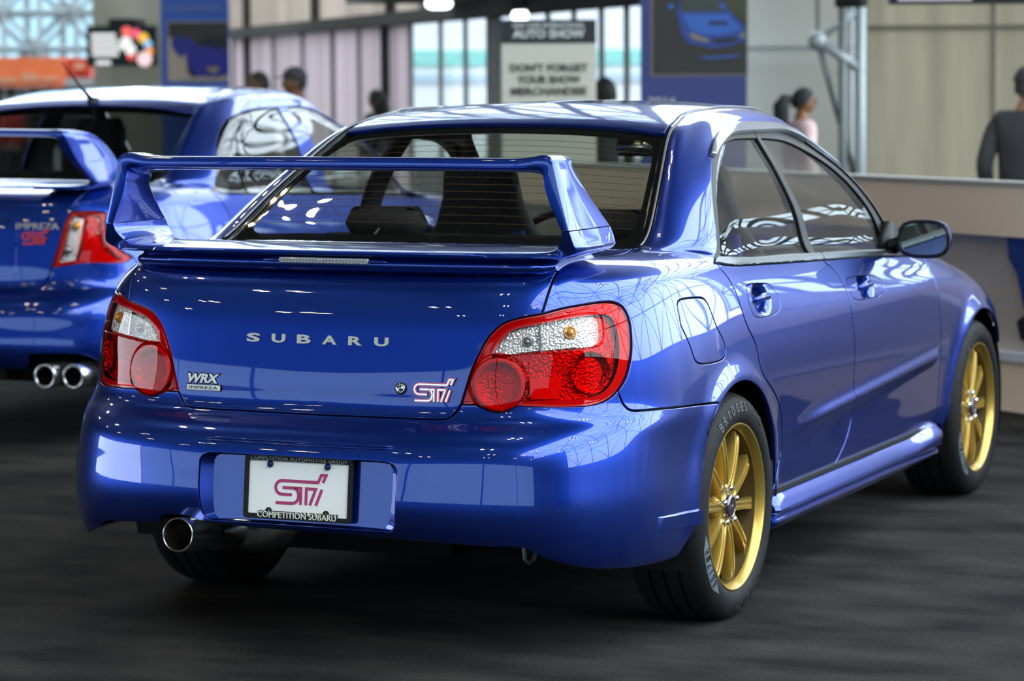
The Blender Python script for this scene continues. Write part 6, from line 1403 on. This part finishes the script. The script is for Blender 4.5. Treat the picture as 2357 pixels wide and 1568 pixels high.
    if cap:
        mb = MB(); V = []
        for i in range(9):
            t = PI*i/8*.47
            for a in range(24):
                an = PI*a/12; V.append((.092*math.sin(t)*math.cos(an), .113*math.sin(t)*math.sin(an)+.014, .112*math.cos(t)+.045+Z-.02))
        F = [(i*24+(a+1) % 24, i*24+a, (i+1)*24+a, (i+1)*24+(a+1) % 24) for i in range(8) for a in range(24)]
        mb.add(np.array(V)*s, F)
        mb.box((0, .145*s, 1.675*s), (.13*s, .10*s, .012*s), None, .004)
        cp = mb.build('cap', mat('cap_%d' % int(px), cap, .8), e, True)
        mb = MB(); mb.blob((.02*s, .10*s, 1.725*s), (.035*s, .012*s, .026*s), 6); mb.build('cap_patch', mat('cap_patch', (.45, .43, .36), .8), e, True)
    if glasses:
        mb = MB()
        for sx in (-1, 1): mb.tube([np.array((sx*.034+.024*math.cos(a), .118, 1.645+.019*math.sin(a)))*s for a in np.linspace(0, 2*PI, 13)], .0025*s, 5, cap=False); mb.tube([np.array(p)*s for p in ((sx*.058, .115, 1.65), (sx*.078, .02, 1.65))], .0025*s, 5)
        mb.build('glasses', M['mould'], e, True)
    # clothes
    J2 = []; E2 = []
    def ad2(x, y, z, r, p=None, r2=None):
        J2.append((x*s, y*s, z*s, r*s, (r2 or r)*s))
        if p is not None: E2.append((p, len(J2)-1))
        return len(J2)-1
    a = ad2(0, 0, .90, .165*bulk, None, .125*bulk); b_ = ad2(0, .01, 1.10, .155*bulk, a, .122*bulk); c = ad2(0, 0, 1.30, .172*bulk, b_, .126*bulk); dd = ad2(0, -.01, 1.43, .095, c, .085); ad2(0, -.005, 1.475, .068, dd, .066)
    for sx in (-1, 1):
        p1 = ad2(sx*.15, -.005, 1.42, .078, dd); p2_ = ad2(sx*.205, -.01, 1.36, .075, p1); p3 = ad2(sx*.255, -.03-elbow*.3, 1.12, .060, p2_); ad2(sx*.258, .075, .915, .044, p3)
    bake(skin_mesh('jacket' if bulk > 1 else 'shirt', J2, E2, cl, e))
    J2 = []; E2 = []; a = ad2(0, 0, .95, .14, None, .11)
    for sx in (-1, 1):
        p1 = ad2(sx*.09, 0, .86, .104, a); p2_ = ad2(sx*.10, .03+sx*step*.2, .50, .080, p1); ad2(sx*.105, -.01+sx*step*.3, .08, .062, p2_)
    bake(skin_mesh('trousers', J2, E2, tr, e))
    for sx in (-1, 1):
        mb = MB(); mb.blob((sx*.112*s, (.06+sx*step*.3)*s, .045*s), (.05*s, .135*s, .045*s), 8); mb.build('shoe', M['black'], e, True)
    return e
TOCAM = math.atan2(CR[1], CR[0])                     # person's own +x along the picture's right: seen from behind
def fdir(a): return TOCAM+math.radians(a)            # 0 = back to the camera, 90 = facing picture left, 180 = facing the camera
person(601, 166, 23.5, fdir(110), (.16, .075, .035), (.012, .010, .010), (.05, .05, .055), (.03, .03, .04), 'man with short dark hair, nearer the blue picture banner, face to the left')
person(684, 158, 21.5, fdir(100), (.20, .095, .045), (.01, .01, .01), (.022, .02, .02), (.03, .03, .035), 'man in a dark cap with pale front patch and dark shirt', cap=(.035, .035, .04))
person(868, 208, 27, fdir(60), (.20, .12, .08), (.012, .011, .010), (.03, .03, .045), (.02, .02, .03), 'person with long dark hair before the blinds, left of the doors', hairkind='long')
person(1394, 188, 21, fdir(35), (.22, .11, .06), (.008, .008, .009), (.02, .02, .022), (.02, .02, .02), 'person with bushy black hair between the notice board and navy banner', hairkind='curly')
person(1845, 204, 19.5, fdir(-75), (.24, .115, .05), (.008, .008, .010), (.80, .56, .56), (.05, .06, .12), 'woman with black ponytail, glasses and pale pink top, facing right', hairkind='pony', glasses=True)
person(2362, 158, 16.0, fdir(-25), (.22, .12, .07), (.02, .02, .02), (.028, .030, .036), (.015, .015, .02), 'man in a charcoal jacket and cap at the right edge, behind the partition', cap=(.02, .02, .025), bulk=1.25, elbow=.25, step=.3)
person(62, 206, 38, fdir(20), (.3, .18, .12), (.03, .02, .02), (.05, .05, .05), (.05, .05, .06), 'person in dark clothes under the orange canopy, farthest left')
person(28, 222, 34, fdir(60), (.3, .18, .12), (.03, .02, .02), (.55, .05, .04), (.05, .05, .06), 'person in a red top below the orange canopy')
person(160, 214, 33, fdir(-30), (.3, .16, .10), (.015, .012, .012), (.05, .05, .055), (.04, .04, .05), 'dark-haired person in front of the white display rack')
